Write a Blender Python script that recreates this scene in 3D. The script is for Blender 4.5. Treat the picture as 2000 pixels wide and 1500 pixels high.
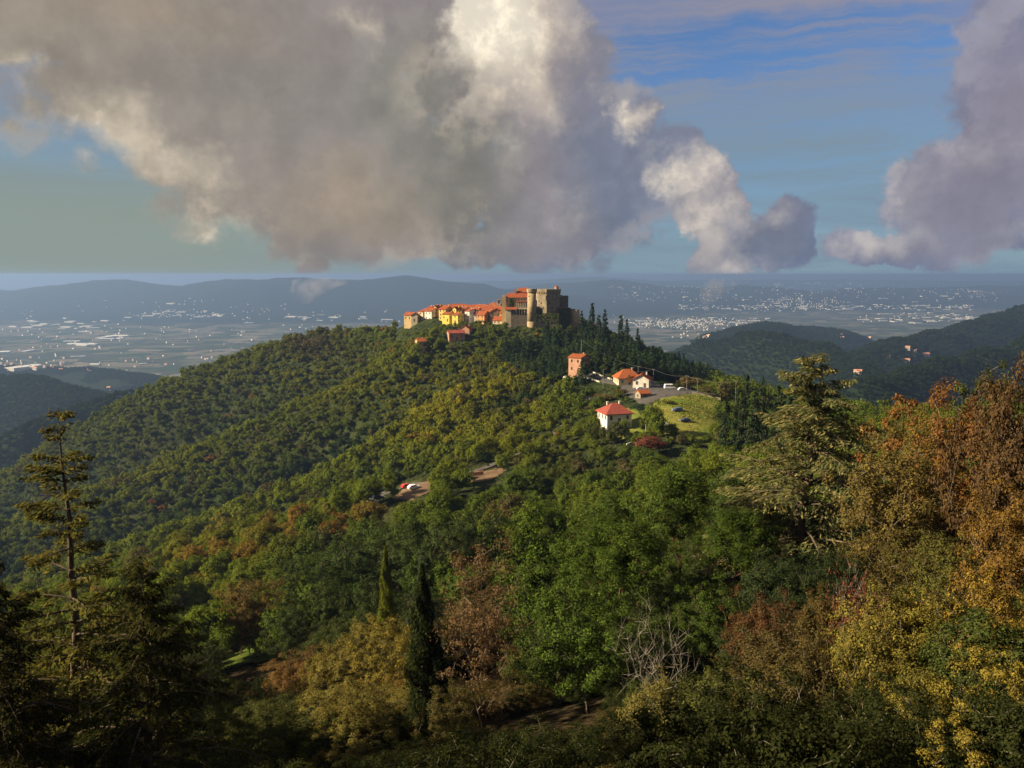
import bpy, bmesh, math, random
import numpy as np
from mathutils import Vector, Matrix, noise as mnoise

for o in list(bpy.data.objects): bpy.data.objects.remove(o, do_unlink=True)
SC = bpy.context.scene
COL = SC.collection
R = math.radians

# ------------------------------------------------------------------ camera
FPX, PITCH = 1570.0, R(7.75)           # focal length in photo pixels (2000 wide), downward pitch
cam_d = bpy.data.cameras.new('camera'); cam = bpy.data.objects.new('camera', cam_d); COL.objects.link(cam)
cam_d.lens = 36.0 * FPX / 2000.0; cam_d.sensor_width = 36.0
cam_d.clip_start = 0.5; cam_d.clip_end = 200000.0
cam.location = (0, 0, 0); cam.rotation_euler = (R(90) - PITCH, 0, 0)
SC.camera = cam
SC.render.resolution_x, SC.render.resolution_y = 1024, 768

def ray(px, py):
    a, b = (px - 1000.0) / FPX, (750.0 - py) / FPX
    return a, math.cos(PITCH) + b * math.sin(PITCH), -math.sin(PITCH) + b * math.cos(PITCH)
def W(px, py, Y):
    """point in the place on the line of sight of a photo pixel, Y metres ahead"""
    x, y, z = ray(px, py); t = Y / y
    return Vector((x * t, Y, z * t))

# ------------------------------------------------------------------ light
SUN_AZ, SUN_EL = R(-98), R(27)         # azimuth clockwise from +Y (straight ahead): the sun stands to the left, a little behind
sdir = Vector((math.sin(SUN_AZ) * math.cos(SUN_EL), math.cos(SUN_AZ) * math.cos(SUN_EL), math.sin(SUN_EL)))
sun_d = bpy.data.lights.new('sun', 'SUN'); sun = bpy.data.objects.new('sun', sun_d); COL.objects.link(sun)
sun_d.energy = 4.8; sun_d.angle = R(0.53); sun_d.color = (1.0, 0.83, 0.56)
sun.rotation_euler = sdir.to_track_quat('Z', 'Y').to_euler()
vs = SC.view_settings
vs.view_transform = 'Standard'; vs.look = 'None'; vs.gamma = 1.0; vs.use_curve_mapping = False
vs.exposure = 1.5
cy = SC.cycles
cy.max_bounces = 4; cy.diffuse_bounces = 2; cy.glossy_bounces = 1; cy.transmission_bounces = 2; cy.transparent_max_bounces = 4
cy.volume_bounces = 0; cy.use_denoising = True; cy.caustics_reflective = False; cy.caustics_refractive = False
cy.use_adaptive_sampling = True; cy.adaptive_threshold = 0.02

# ------------------------------------------------------------------ node helpers
class NT:
    def __init__(s, tree): s.t = tree
    def n(s, typ, **kw):
        nd = s.t.nodes.new(typ)
        for k, v in kw.items(): setattr(nd, k, v)
        return nd
    def put(s, sock, v):
        if isinstance(v, bpy.types.NodeSocket): s.t.links.new(v, sock)
        elif v is not None:
            if sock.type == 'RGBA' and not hasattr(v, '__len__'): v = (v, v, v, 1)
            if sock.type == 'RGBA' and len(v) == 3: v = (*v, 1)
            sock.default_value = v
    def m(s, op, a, b=None, c=None, clamp=False):
        nd = s.n('ShaderNodeMath', operation=op, use_clamp=clamp)
        s.put(nd.inputs[0], a)
        if b is not None: s.put(nd.inputs[1], b)
        if c is not None: s.put(nd.inputs[2], c)
        return nd.outputs[0]
    def v(s, op, a, b=None, scale=None):
        nd = s.n('ShaderNodeVectorMath', operation=op)
        s.put(nd.inputs[0], a)
        if b is not None: s.put(nd.inputs[1], b)
        if scale is not None: s.put(nd.inputs['Scale'], scale)
        return nd.outputs['Value'] if op in ('LENGTH', 'DOT_PRODUCT') else nd.outputs[0]
    def mix(s, f, a, b, typ='MIX'):
        nd = s.n('ShaderNodeMix', data_type='RGBA', blend_type=typ)
        s.put(nd.inputs[0], f); s.put(nd.inputs[6], a); s.put(nd.inputs[7], b)
        return nd.outputs[2]
    def rng(s, x, a, b, c=0.0, d=1.0, smooth=True):
        nd = s.n('ShaderNodeMapRange', interpolation_type='SMOOTHSTEP' if smooth else 'LINEAR')
        s.put(nd.inputs[0], x)
        for i, q in enumerate((a, b, c, d)): s.put(nd.inputs[1 + i], q)
        return nd.outputs[0]
    def noise(s, vec, scale, detail=3.0, rough=0.5, out=0, dist=0.0):
        nd = s.n('ShaderNodeTexNoise')
        if vec is not None: s.put(nd.inputs['Vector'], vec)
        nd.inputs['Scale'].default_value = scale; nd.inputs['Detail'].default_value = detail
        nd.inputs['Roughness'].default_value = rough; nd.inputs['Distortion'].default_value = dist
        return nd.outputs[out]
    def ell(s, vec, cx, cy_, rx, ry, rot=0.0):
        """1 at an ellipse's centre, 0 on and beyond its rim"""
        mp = s.n('ShaderNodeMapping', vector_type='TEXTURE')
        s.put(mp.inputs['Vector'], vec)
        mp.inputs['Location'].default_value = (cx, cy_, 0); mp.inputs['Rotation'].default_value = (0, 0, rot)
        mp.inputs['Scale'].default_value = (rx, ry, 1)
        g = s.n('ShaderNodeTexGradient', gradient_type='SPHERICAL'); s.t.links.new(mp.outputs[0], g.inputs[0])
        return g.outputs['Fac']

# ------------------------------------------------------------------ world: clear sky with cloud banks at their own bearings
def dirpx(px, py):
    x, y, z = ray(px, py); return math.atan2(x, y), z / math.hypot(x, y)
world = bpy.data.worlds.new('World'); SC.world = world; world.use_nodes = True
wt = NT(world.node_tree); world.node_tree.nodes.clear()
world.cycles.sampling_method = 'NONE'
sky = wt.n('ShaderNodeTexSky', sky_type='NISHITA')
sky.sun_disc = False; sky.sun_elevation = SUN_EL; sky.sun_rotation = SUN_AZ; sky.altitude = 500
sky.air_density = 1.0; sky.dust_density = 1.0; sky.ozone_density = 2.0
gen = wt.n('ShaderNodeTexCoord').outputs['Generated']
sx = wt.n('ShaderNodeSeparateXYZ'); wt.put(sx.inputs[0], gen)
hz = wt.m('SQRT', wt.m('ADD', wt.m('MULTIPLY', sx.outputs[0], sx.outputs[0]), wt.m('MULTIPLY', sx.outputs[1], sx.outputs[1])))
tan_e = wt.m('DIVIDE', sx.outputs[2], hz)
az = wt.m('ARCTAN2', sx.outputs[0], sx.outputs[1])
cxy = wt.n('ShaderNodeCombineXYZ'); wt.put(cxy.inputs[0], az); wt.put(cxy.inputs[1], tan_e)
# the sky below the horizon goes on as the sky at the horizon
gz = wt.n('ShaderNodeCombineXYZ'); wt.put(gz.inputs[0], sx.outputs[0]); wt.put(gz.inputs[1], sx.outputs[1])
wt.put(gz.inputs[2], wt.m('MAXIMUM', sx.outputs[2], 0.03))
wt.put(sky.inputs[0], wt.v('NORMALIZE', gz.outputs[0]))
warp = wt.v('SUBTRACT', wt.noise(gen, 9.0, 5.0, 0.6, out=1), (0.5, 0.5, 0.5))
p = wt.v('ADD', cxy.outputs[0], wt.v('MULTIPLY', warp, (0.12, 0.10, 0.0)))
n1 = wt.noise(gen, 8.5, 9.0, 0.60)
n2 = wt.noise(wt.v('ADD', gen, (0.018, -0.01, -0.016)), 8.5, 9.0, 0.60)   # the same noise a little towards the sun
fine = wt.noise(gen, 26.0, 5.0, 0.6)
def billow(vec):
    vo = wt.n('ShaderNodeTexVoronoi', feature='F1'); wt.put(vo.inputs['Vector'], vec)
    vo.inputs['Scale'].default_value = 17.0; vo.inputs['Detail'].default_value = 1.0; vo.inputs['Roughness'].default_value = 0.5
    return wt.m('SUBTRACT', 0.42, vo.outputs['Distance'])
wv_ = wt.v('ADD', gen, wt.v('SCALE', warp, scale=0.06))
b1 = billow(wv_)
def bank(ells, vec):
    acc = None
    for (x, y, rx, ry, rot, wgt) in ells:
        a, t = dirpx(x, y)
        e = wt.ell(vec, a, t, rx / FPX, ry / FPX, R(rot))
        if wgt != 1: e = wt.m('MULTIPLY', e, wgt)
        acc = e if acc is None else wt.m('MAXIMUM', acc, e)
    return acc
FRONT = [(460, 100, 540, 350, 0, 1), (690, 330, 340, 240, 0, 1), (460, 330, 330, 180, -20, 1), (40, 10, 330, 150, 0, .9),
         (610, 470, 170, 90, -8, .9), (620, 545, 60, 60, 0, .8), (740, 60, 190, 200, 0, .95), (840, 360, 150, 170, 10, .9)]
BACK = [(1000, 90, 230, 330, 12, 1.1), (1140, 350, 250, 240, 15, 1), (1040, 470, 330, 80, 0, .9), (1375, 390, 85, 150, 24, .95),
        (1420, 500, 80, 100, -8, .9), (1495, 450, 115, 105, 0, .9), (1900, 372, 190, 155, 0, 1), (2000, 230, 190, 290, 0, .8),
        (1840, 472, 260, 44, 0, .8), (1258, 215, 42, 55, 10, .8), (1235, 330, 110, 190, 18, .8), (985, 390, 120, 150, 0, .95)]
outside = wt.m('MAXIMUM', wt.rng(wt.m('ABSOLUTE', az), 0.62, 0.9), wt.rng(tan_e, 0.36, 0.5))
lowf = wt.noise(gen, 2.6, 3.0, 0.5)
generic = wt.m('MULTIPLY', outside, wt.rng(lowf, 0.35, 0.65, 0.0, 0.8))
def dens(field, nz, k):
    return wt.m('ADD', wt.m('ADD', field, wt.m('MULTIPLY', wt.m('SUBTRACT', nz, 0.5), k)), wt.m('MULTIPLY', b1, 0.26))
fa = wt.m('MAXIMUM', bank(FRONT, p), generic); fb = bank(BACK, p)
da = dens(fa, n1, 0.50); db = dens(fb, n1, 0.50)
soft = wt.rng(az, -0.25, -0.05, 0.36, 0.235)
ma = wt.rng(da, 0.08, soft); mb = wt.rng(db, 0.09, 0.235)
lit = wt.rng(wt.m('SUBTRACT', n1, n2), -0.03, 0.11)
edge_a = wt.rng(da, 0.50, 0.14); edge_b = wt.rng(db, 0.55, 0.12)
GLOW_A = [(225, 235, 100, 140, 28, .85), (320, 335, 190, 85, -30, .75), (240, 405, 120, 90, -30, .6), (430, 485, 200, 60, -22, .7), (690, 70, 60, 90, 35, .55), (40, 90, 120, 50, 0, .4)]
GLOW_B = [(950, 20, 230, 260, 0, 1.35), (1040, 130, 130, 200, 22, .85), (1095, 200, 80, 130, 25, .6), (1258, 205, 44, 48, 0, 1.1), (1345, 335, 80, 75, 20, 1.1), (1395, 460, 80, 210, 14, .95),
          (1750, 300, 100, 190, 0, .6), (1920, 270, 110, 90, 0, .5), (1720, 450, 150, 55, 12, .6), (1480, 385, 100, 40, 0, .55), (1060, 440, 150, 90, 0, .35), (985, 300, 60, 140, 0, .4)]
pw_ = wt.v('ADD', cxy.outputs[0], wt.v('MULTIPLY', warp, (0.17, 0.15, 0.0)))
nm_ = wt.noise(gen, 15.0, 8.0, 0.62)
def glow_of(G_): return wt.rng(wt.m('ADD', bank(G_, pw_), wt.m('MULTIPLY', wt.m('SUBTRACT', nm_, 0.5), 0.75)), 0.10, 1.0)
# sky behind the clouds, with thin high streaks
stre = wt.noise(wt.v('MULTIPLY', wt.v('ADD', cxy.outputs[0], wt.v('SCALE', warp, scale=0.04)), (3.0, 38.0, 1.0)), 1.0, 7.0, 0.62)
streak = wt.rng(stre, 0.36, 0.66, 0.62, 1.0)
a0, t0 = dirpx(1480, 95)
gap = wt.rng(wt.ell(p, a0, t0, 620 / FPX, 80 / FPX), 0.0, 0.6)
gap = wt.m('MULTIPLY', gap, wt.rng(stre, 0.62, 0.40, 0.25, 1.0))
streak = wt.m('MULTIPLY', streak, wt.m('SUBTRACT', 1.0, wt.m('MULTIPLY', gap, 0.95)))
skyc = wt.v('MULTIPLY', sky.outputs[0], (0.034, 0.046, 0.062))
c_thin = wt.mix(wt.rng(tan_e, 0.30, 0.12), (0.150, 0.150, 0.195), (0.112, 0.162, 0.208))
base = wt.mix(streak, skyc, c_thin)
lowleft = wt.m('MULTIPLY', wt.rng(az, 0.05, -0.40), wt.rng(tan_e, 0.17, 0.06))
base = wt.mix(wt.m('MULTIPLY', lowleft, 0.85), base, (0.150, 0.176, 0.150))
tone = wt.mix(wt.rng(az, -0.7, 0.65), (0.172, 0.150, 0.120), (0.150, 0.138, 0.178))
tone = wt.mix(wt.rng(tan_e, 0.0, 0.16, 0.5, 0.0), tone, wt.mix(wt.rng(az, -0.5, 0.3), (0.158, 0.134, 0.11), (0.098, 0.112, 0.155)))
tone = wt.mix(wt.rng(bank([(700, 395, 250, 130, 0, 1), (300, 30, 320, 90, 0, .6)], p), 0.0, 0.8, 0.0, 0.6), tone, (0.205, 0.160, 0.112))
tone = wt.mix(wt.rng(bank([(890, 330, 190, 210, 0, 1), (800, 200, 200, 200, 0, .8), (520, 180, 300, 160, 0, .4)], p), 0.0, 0.8, 0.0, 0.8), tone, (0.112, 0.110, 0.094))
tone = wt.mix(wt.rng(bank([(1225, 370, 170, 230, 12, 1), (1510, 470, 130, 110, 0, .8)], p), 0.0, 0.7, 0.0, 0.8), tone, (0.088, 0.106, 0.150))
shade = wt.m('ADD', wt.m('MULTIPLY', n1, 0.5), 0.70)
litc = wt.mix(wt.rng(az, -0.1, 0.4), (0.50, 0.425, 0.315), (0.36, 0.325, 0.30))
litc = wt.mix(wt.rng(wt.ell(p, *dirpx(945, 20), 150 / FPX, 170 / FPX), 0, 0.6, 0, 0.9), litc, (0.62, 0.56, 0.44))
def cloudcol(edge, tint, glow):
    b = wt.v('SCALE', tint, scale=wt.m('MULTIPLY', shade, wt.rng(fine, 0.2, 0.8, 0.90, 1.10)))
    f = wt.m('ADD', wt.m('MULTIPLY', lit, wt.m('ADD', wt.m('MULTIPLY', edge, 0.20), 0.035)), wt.m('MULTIPLY', glow, wt.m('ADD', 0.62, wt.m('MULTIPLY', lit, 0.42))), clamp=True)
    return wt.mix(f, b, litc)
toneb = wt.mix(wt.rng(fb, 0.1, 0.7), wt.v('MULTIPLY', tone, (0.80, 0.92, 1.05)), tone)
col = wt.mix(wt.m('MULTIPLY', mb, 0.96), base, cloudcol(edge_b, toneb, glow_of(GLOW_B)))
col = wt.mix(wt.m('MULTIPLY', ma, 0.97), col, cloudcol(edge_a, tone, glow_of(GLOW_A)))
bg = wt.n('ShaderNodeBackground'); wt.put(bg.inputs[0], col); bg.inputs[1].default_value = 0.65
wo = wt.n('ShaderNodeOutputWorld'); wt.t.links.new(bg.outputs[0], wo.inputs[0])

# ------------------------------------------------------------------ materials
MATS = {}
def bsdf_mat(name, col=None, rough=0.9, build=None, spec=0.2):
    m = bpy.data.materials.new(name); m.use_nodes = True
    t = NT(m.node_tree); b = m.node_tree.nodes['Principled BSDF']
    b.inputs['Roughness'].default_value = rough
    b.inputs['Specular IOR Level'].default_value = spec
    if col is not None: b.inputs['Base Color'].default_value = (*col, 1)
    if build: build(t, b)
    MATS[name] = m
    return m
def wear(name, col, var=0.25, scale=0.6, rough=0.9, dark=None, streak=True, bump=0.0):
    """paint, plaster or stone with stains and patches of its own"""
    def bld(t, b):
        pos = t.n('ShaderNodeNewGeometry').outputs['Position']
        n1_ = t.noise(pos, scale, 5, 0.6)
        c = t.mix(t.rng(n1_, 0.3, 0.7), tuple(q * (1 - var) for q in col), tuple(min(1, q * (1 + var * 0.5)) for q in col))
        if streak:
            v_ = t.v('MULTIPLY', pos, (1.3, 1.3, 0.18))
            c = t.mix(t.rng(t.noise(v_, 1.1, 4, 0.6), 0.55, 0.8, 0, 0.5), c, dark or tuple(q * 0.55 for q in col))
        t.put(b.inputs['Base Color'], c)
        if bump:
            bp = t.n('ShaderNodeBump'); bp.inputs['Strength'].default_value = bump; bp.inputs['Distance'].default_value = 0.3
            t.put(bp.inputs['Height'], t.noise(pos, 2.2, 6, 0.7)); t.put(b.inputs['Normal'], bp.outputs[0])
    return bsdf_mat(name, None, rough, bld)

# ------------------------------------------------------------------ scene-graph helpers
def tag(o, label=None, cat=None, group=None, kind=None):
    if label: o['label'] = label
    if cat: o['category'] = cat
    if group: o['group'] = group
    if kind: o['kind'] = kind
    return o
def empty(name, loc=(0, 0, 0), rz=0.0):
    o = bpy.data.objects.new(name, None); COL.objects.link(o)
    o.location = loc; o.rotation_euler = (0, 0, rz); o.empty_display_size = 0.5
    return o
def link(name, me, parent=None):
    o = bpy.data.objects.new(name, me); COL.objects.link(o)
    if parent: o.parent = parent
    return o
def npmesh(name, V, F, mat=None, smooth=False):
    """mesh from numpy arrays; all faces with the same number of corners"""
    V = np.asarray(V, np.float32).reshape(-1, 3); F = np.asarray(F, np.int32)
    k = F.shape[1]
    me = bpy.data.meshes.new(name)
    me.vertices.add(len(V)); me.vertices.foreach_set('co', V.ravel())
    me.loops.add(F.size); me.loops.foreach_set('vertex_index', F.ravel())
    me.polygons.add(len(F)); me.polygons.foreach_set('loop_start', np.arange(0, F.size, k, dtype=np.int32))
    me.polygons.foreach_set('loop_total', np.full(len(F), k, np.int32))
    me.update(calc_edges=True)
    if smooth: me.polygons.foreach_set('use_smooth', np.ones(len(F), bool))
    if mat: me.materials.append(mat)
    return me

# ------------------------------------------------------------------ terrain heights
# near ground: a thin-plate surface through surveyed points (pixel + distance ahead; c = metres of canopy to take off)
CP = []
def cp(px, py, Y, c=0.0):
    q = W(px, py, Y); CP.append((q.x, q.y, q.z - c))
def cx(x, y, z): CP.append((x, y, z))
for q in [(0, -40, -7), (0, 0, -9), (-40, 0, -16), (45, 0, -4), (-120, -30, -30), (120, -30, 2), (0, 25, -19), (-20, 40, -31), (25, 40, -20), (60, 50, -14),
          (-60, 40, -42), (0, 65, -36), (-45, 75, -48), (35, 75, -30), (90, 90, -18), (0, 110, -50), (-75, 110, -66), (60, 120, -38), (130, 130, -24),
          (-15, 170, -62), (-90, 180, -84), (60, 180, -50), (120, 200, -42), (-150, 120, -85), (-200, 220, -118), (-130, 300, -112), (-60, 240, -80),
          (200, 150, -24), (230, 300, -60), (0, 220, -69), (60, 240, -60), (-330, 250, -150), (-300, 100, -110), (260, 60, -6)]: cx(*q)
for q in [(1350, 800, 320), (1390, 862, 285), (1330, 768, 352), (1200, 838, 305), (1180, 900, 272, 3), (1240, 870, 285),
          (740, 977, 262), (830, 948, 270), (960, 922, 282), (1000, 897, 292), (1050, 872, 315), (1130, 795, 365, 2), (1185, 748, 402), (1133, 729, 422), (1112, 727, 428),
          (1310, 762, 372), (1240, 757, 382), (1400, 770, 350, 1), (1440, 800, 320, 7), (1100, 690, 470, 11), (1160, 660, 520, 12), (1060, 640, 588), (1120, 640, 590, 4), (1000, 645, 588),
          (1040, 690, 520, 10), (960, 660, 580, 4), (880, 668, 575), (820, 678, 575, 2), (900, 632, 620), (850, 627, 655), (970, 628, 610), (800, 632, 672, 2), (1060, 620, 640),
          (900, 750, 450, 9), (850, 850, 372, 9), (960, 800, 410, 9), (1060, 760, 430, 9), (760, 640, 710, 8),
          (700, 641, 760, 8), (600, 648, 790, 8), (440, 692, 800, 8), (330, 735, 790, 8), (250, 768, 780, 8), (100, 862, 745, 8), (0, 930, 720, 8), (-150, 1030, 690, 8),
          (830, 690, 565, 8), (700, 722, 580, 8), (600, 765, 585, 8), (470, 830, 575, 8), (350, 885, 560, 8), (200, 945, 545, 8), (100, 978, 540, 8), (-60, 1040, 520, 8),
          (765, 835, 425, 8), (700, 868, 420, 8), (640, 902, 412, 8), (500, 962, 402, 8), (300, 1025, 400, 8), (120, 1080, 390, 8),
          (1200, 655, 560, 12), (1300, 703, 525, 9), (1420, 748, 480, 8), (1330, 735, 430, 8), (870, 629, 648), (930, 634, 632), (975, 637, 616), (900, 620, 684), (950, 617, 664), (830, 628, 664), (890, 633, 640), (960, 630, 636), (985, 622, 640), (821, 677, 574), (821, 678, 566), (920, 618, 680)]: cp(*q)
# gullies between the spurs, the far side of the ridge, and the valleys round about
for q in [(-190, 665, -146), (-270, 670, -182), (-350, 650, -220), (-430, 630, -254), (-120, 500, -136), (-175, 492, -164), (-245, 480, -192), (-335, 460, -222), (-80, 495, -110), (-130, 665, -112),
          (-170, 340, -140), (-110, 348, -122), (-280, 330, -164), (-60, 350, -100), (-190, 900, -120), (-330, 920, -190), (-450, 900, -240), (-560, 850, -300), (-60, 850, -130),
          (60, 760, -110), (180, 700, -130), (260, 600, -120), (330, 520, -120), (330, 400, -100), (300, 700, -190), (120, 900, -230), (-100, 1050, -230), (-350, 1100, -300), (320, 230, -45), (-620, 600, -300), (-600, 350, -260)]: cx(*q)
CP = np.array(CP, float)
def tps_fit(P, lam=12.0):
    n = len(P); s = 100.0
    X = P[:, :2] / s; d2 = ((X[:, None] - X[None]) ** 2).sum(-1)
    K = 0.5 * d2 * np.log(d2 + 1e-9) + lam * 1e-3 * np.eye(n)
    A = np.zeros((n + 3, n + 3)); A[:n, :n] = K; A[:n, n] = 1; A[:n, n + 1:] = X; A[n, :n] = 1; A[n + 1:, :n] = X.T
    b = np.zeros(n + 3); b[:n] = P[:, 2]
    return X, np.linalg.solve(A, b), s
_TX, _TW, _TS = tps_fit(CP)
def near_z(x, y):
    x = np.asarray(x, float); y = np.asarray(y, float); out = np.empty(x.size); q = np.stack([x.ravel(), y.ravel()], 1) / _TS
    for i in range(0, len(q), 8192):
        c = q[i:i + 8192]; d2 = ((c[:, None] - _TX[None]) ** 2).sum(-1)
        out[i:i + 8192] = (0.5 * d2 * np.log(d2 + 1e-9)) @ _TW[:len(_TX)] + _TW[-3] + c @ _TW[-2:]
    return out.reshape(x.shape)
def vnoise(x, y, seed=0):
    xi = np.floor(x); yi = np.floor(y); fx = x - xi; fy = y - yi
    def h(a, b):
        v = np.sin(a * 127.1 + b * 311.7 + seed * 74.7) * 43758.5453
        return v - np.floor(v)
    u = fx * fx * (3 - 2 * fx); w = fy * fy * (3 - 2 * fy)
    return (h(xi, yi) * (1 - u) + h(xi + 1, yi) * u) * (1 - w) + (h(xi, yi + 1) * (1 - u) + h(xi + 1, yi + 1) * u) * w
def fbm(x, y, octv=5, seed=0, ridged=False):
    s = 0; a = 0.5; f = 1.0
    for k in range(octv):
        v = vnoise(x * f + 17.3 * k, y * f - 9.1 * k, seed + k)
        if ridged: v = 1 - np.abs(2 * v - 1)
        s = s + a * v; a *= 0.5; f *= 2.03
    return s
PLAIN = -530.0
RIDGES = []    # polyline of (x, y, crest z), half-width m, roughness m
def ridge(pts, wid, rough): RIDGES.append(([tuple(W(*q)) for q in pts], wid, rough))
ridge([(-500, 560, 12500), (-200, 566, 12200), (60, 566, 12000), (140, 556, 11900), (220, 546, 11800), (300, 553, 11600), (370, 562, 11500), (440, 548, 11400), (540, 540, 11200), (640, 544, 11200), (700, 548, 11300), (800, 540, 11500), (880, 548, 11600), (960, 562, 11800), (1010, 566, 12000), (1080, 575, 12200)], 1500, 90)
ridge([(60, 592, 10800), (220, 585, 10700), (420, 590, 10500), (560, 580, 10400), (700, 585, 10400), (820, 580, 10500)], 700, 60)
ridge([(980, 566, 15500), (1100, 552, 15000), (1190, 547, 14500), (1280, 557, 14500), (1370, 562, 14600), (1460, 558, 14800), (1560, 566, 14500), (1700, 562, 15000), (1850, 560, 16000), (2050, 556, 17000), (2400, 560, 17000)], 1700, 90)
ridge([(1120, 585, 13000), (1250, 578, 12600), (1400, 582, 12400), (1550, 584, 12600), (1750, 580, 13000), (1950, 578, 13500), (2200, 575, 14000)], 900, 70)
ridge([(900, 550, 24000), (1040, 546, 23000), (1150, 540, 23000), (1300, 548, 25000), (1600, 545, 27000), (1900, 548, 26000), (2300, 545, 26000)], 3000, 60)
ridge([(1330, 690, 2500), (1390, 668, 2480), (1450, 653, 2400), (1530, 658, 2250), (1600, 676, 2100), (1660, 700, 1900), (1710, 738, 1650)], 300, 45)
ridge([(1450, 640, 3400), (1560, 636, 3800), (1640, 646, 4000), (1480, 628, 4600)], 420, 40)
ridge([(2300, 572, 3200), (2120, 580, 3100), (2000, 602, 3000), (1920, 624, 2850), (1850, 640, 2700), (1760, 664, 2450), (1680, 694, 2150)], 330, 45)
ridge([(2300, 590, 1900), (2100, 640, 1800), (1960, 680, 1700), (1850, 706, 1560), (1760, 730, 1400), (1700, 750, 1250)], 240, 35)
ridge([(-400, 690, 2400), (-200, 715, 2250), (0, 738, 2100), (80, 748, 2000), (150, 775, 1850)], 330, 40)
ridge([(-200, 720, 3200), (60, 716, 3300), (180, 722, 3200), (270, 735, 3000)], 300, 25)
ridge([(420, 742, 1480), (330, 757, 1450), (230, 772, 1400), (130, 800, 1330), (40, 840, 1260), (-80, 900, 1200)], 190, 18)
def far_z(x, y):
    z = PLAIN + 14 * (fbm(x / 900, y / 900, 3, 5) - 0.5) + 0 * x
    add = np.zeros_like(z)
    for pts, wid, rough in RIDGES:
        px_, py_ = [q[0] for q in pts], [q[1] for q in pts]; m4 = wid * 2.6
        k = (x > min(px_) - m4) & (x < max(px_) + m4) & (y > min(py_) - m4) & (y < max(py_) + m4)
        if not k.any(): continue
        xa, ya = x, y; x, y = x[k], y[k]
        best = np.full(x.shape, -1e9)
        for (x0, y0, z0), (x1, y1, z1) in zip(pts[:-1], pts[1:]):
            dx, dy = x1 - x0, y1 - y0; L2 = dx * dx + dy * dy
            t = np.clip(((x - x0) * dx + (y - y0) * dy) / L2, 0, 1)
            d = np.hypot(x - x0 - t * dx, y - y0 - t * dy)
            c = z0 + t * (z1 - z0) - PLAIN
            best = np.maximum(best, c * np.exp(-(d / wid) ** 1.6 * 0.9))
        r = np.clip(best / 260, 0, 1)
        best = best + rough * (fbm(x / (wid * 0.55), y / (wid * 0.55), 5, 11, True) - 0.62) * r
        x, y = xa, ya; add[k] = np.maximum(add[k], best)
    return z + add
def near_w(x, y):
    """1 on the surveyed hill, fading to 0 outside it"""
    d = np.hypot((x + 120) / 720.0, (y - 400) / 720.0)
    return np.clip((1.22 - d) / 0.34, 0, 1)
def ground(x, y):
    x = np.asarray(x, float); y = np.asarray(y, float)
    w = near_w(x, y); w = w * w * (3 - 2 * w)
    sel = w > 0; fs = w < 1; zf = np.zeros(x.shape)
    if fs.any(): zf[fs] = far_z(x[fs], y[fs])
    out = zf.copy()
    if sel.any():
        xs, ys = x[sel], y[sel]
        zn = near_z(xs, ys) + 2.5 * (fbm(xs / 40, ys / 40, 4, 3) - 0.5) * np.clip((np.hypot(xs, ys) - 20) / 80, 0, 1) * flat(xs, ys)
        # ribs and gullies that run down the left flank
        u_, v_ = xs * 0.55 - ys * 0.83, xs * 0.83 + ys * 0.55
        rb = np.clip((-20 - xs) / 60, 0, 1) * np.clip((ys - 250) / 100, 0, 1) * np.clip((780 - ys) / 80, 0, 1)
        zn = zn + rb * 15.0 * (fbm(u_ / 62, v_ / 330, 3, 31, True) - 0.62)
        ws = w[sel]; zn = np.minimum(zn, 8.0); out[sel] = zn * ws + zf[sel] * (1 - ws)
    return out
def inpoly(x, y, poly):
    r = np.zeros(np.shape(x), bool); n = len(poly); j = n - 1
    for i in range(n):
        xi, yi = poly[i]; xj, yj = poly[j]
        r ^= ((yi > y) != (yj > y)) & (x < (xj - xi) * (y - yi) / (yj - yi + 1e-12) + xi); j = i
    return r
def flat(x, y): return 1 - 0.75 * np.exp(-(((x - 60) / 120) ** 2 + ((y - 340) / 110) ** 2))
def gz1(x, y): return float(ground(np.array([x]), np.array([y]))[0])
def G(px, py, lo=20.0, hi=1500.0):
    """where the line of sight of a photo pixel meets the ground"""
    Y = np.geomspace(lo, hi, 900); r = ray(px, py)
    z = ground(r[0] / r[1] * Y, Y); below = np.nonzero(r[2] / r[1] * Y <= z)[0]
    Yh = Y[below[0]] if len(below) else hi
    return Vector((r[0] / r[1] * Yh, Yh, gz1(r[0] / r[1] * Yh, Yh)))

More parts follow.
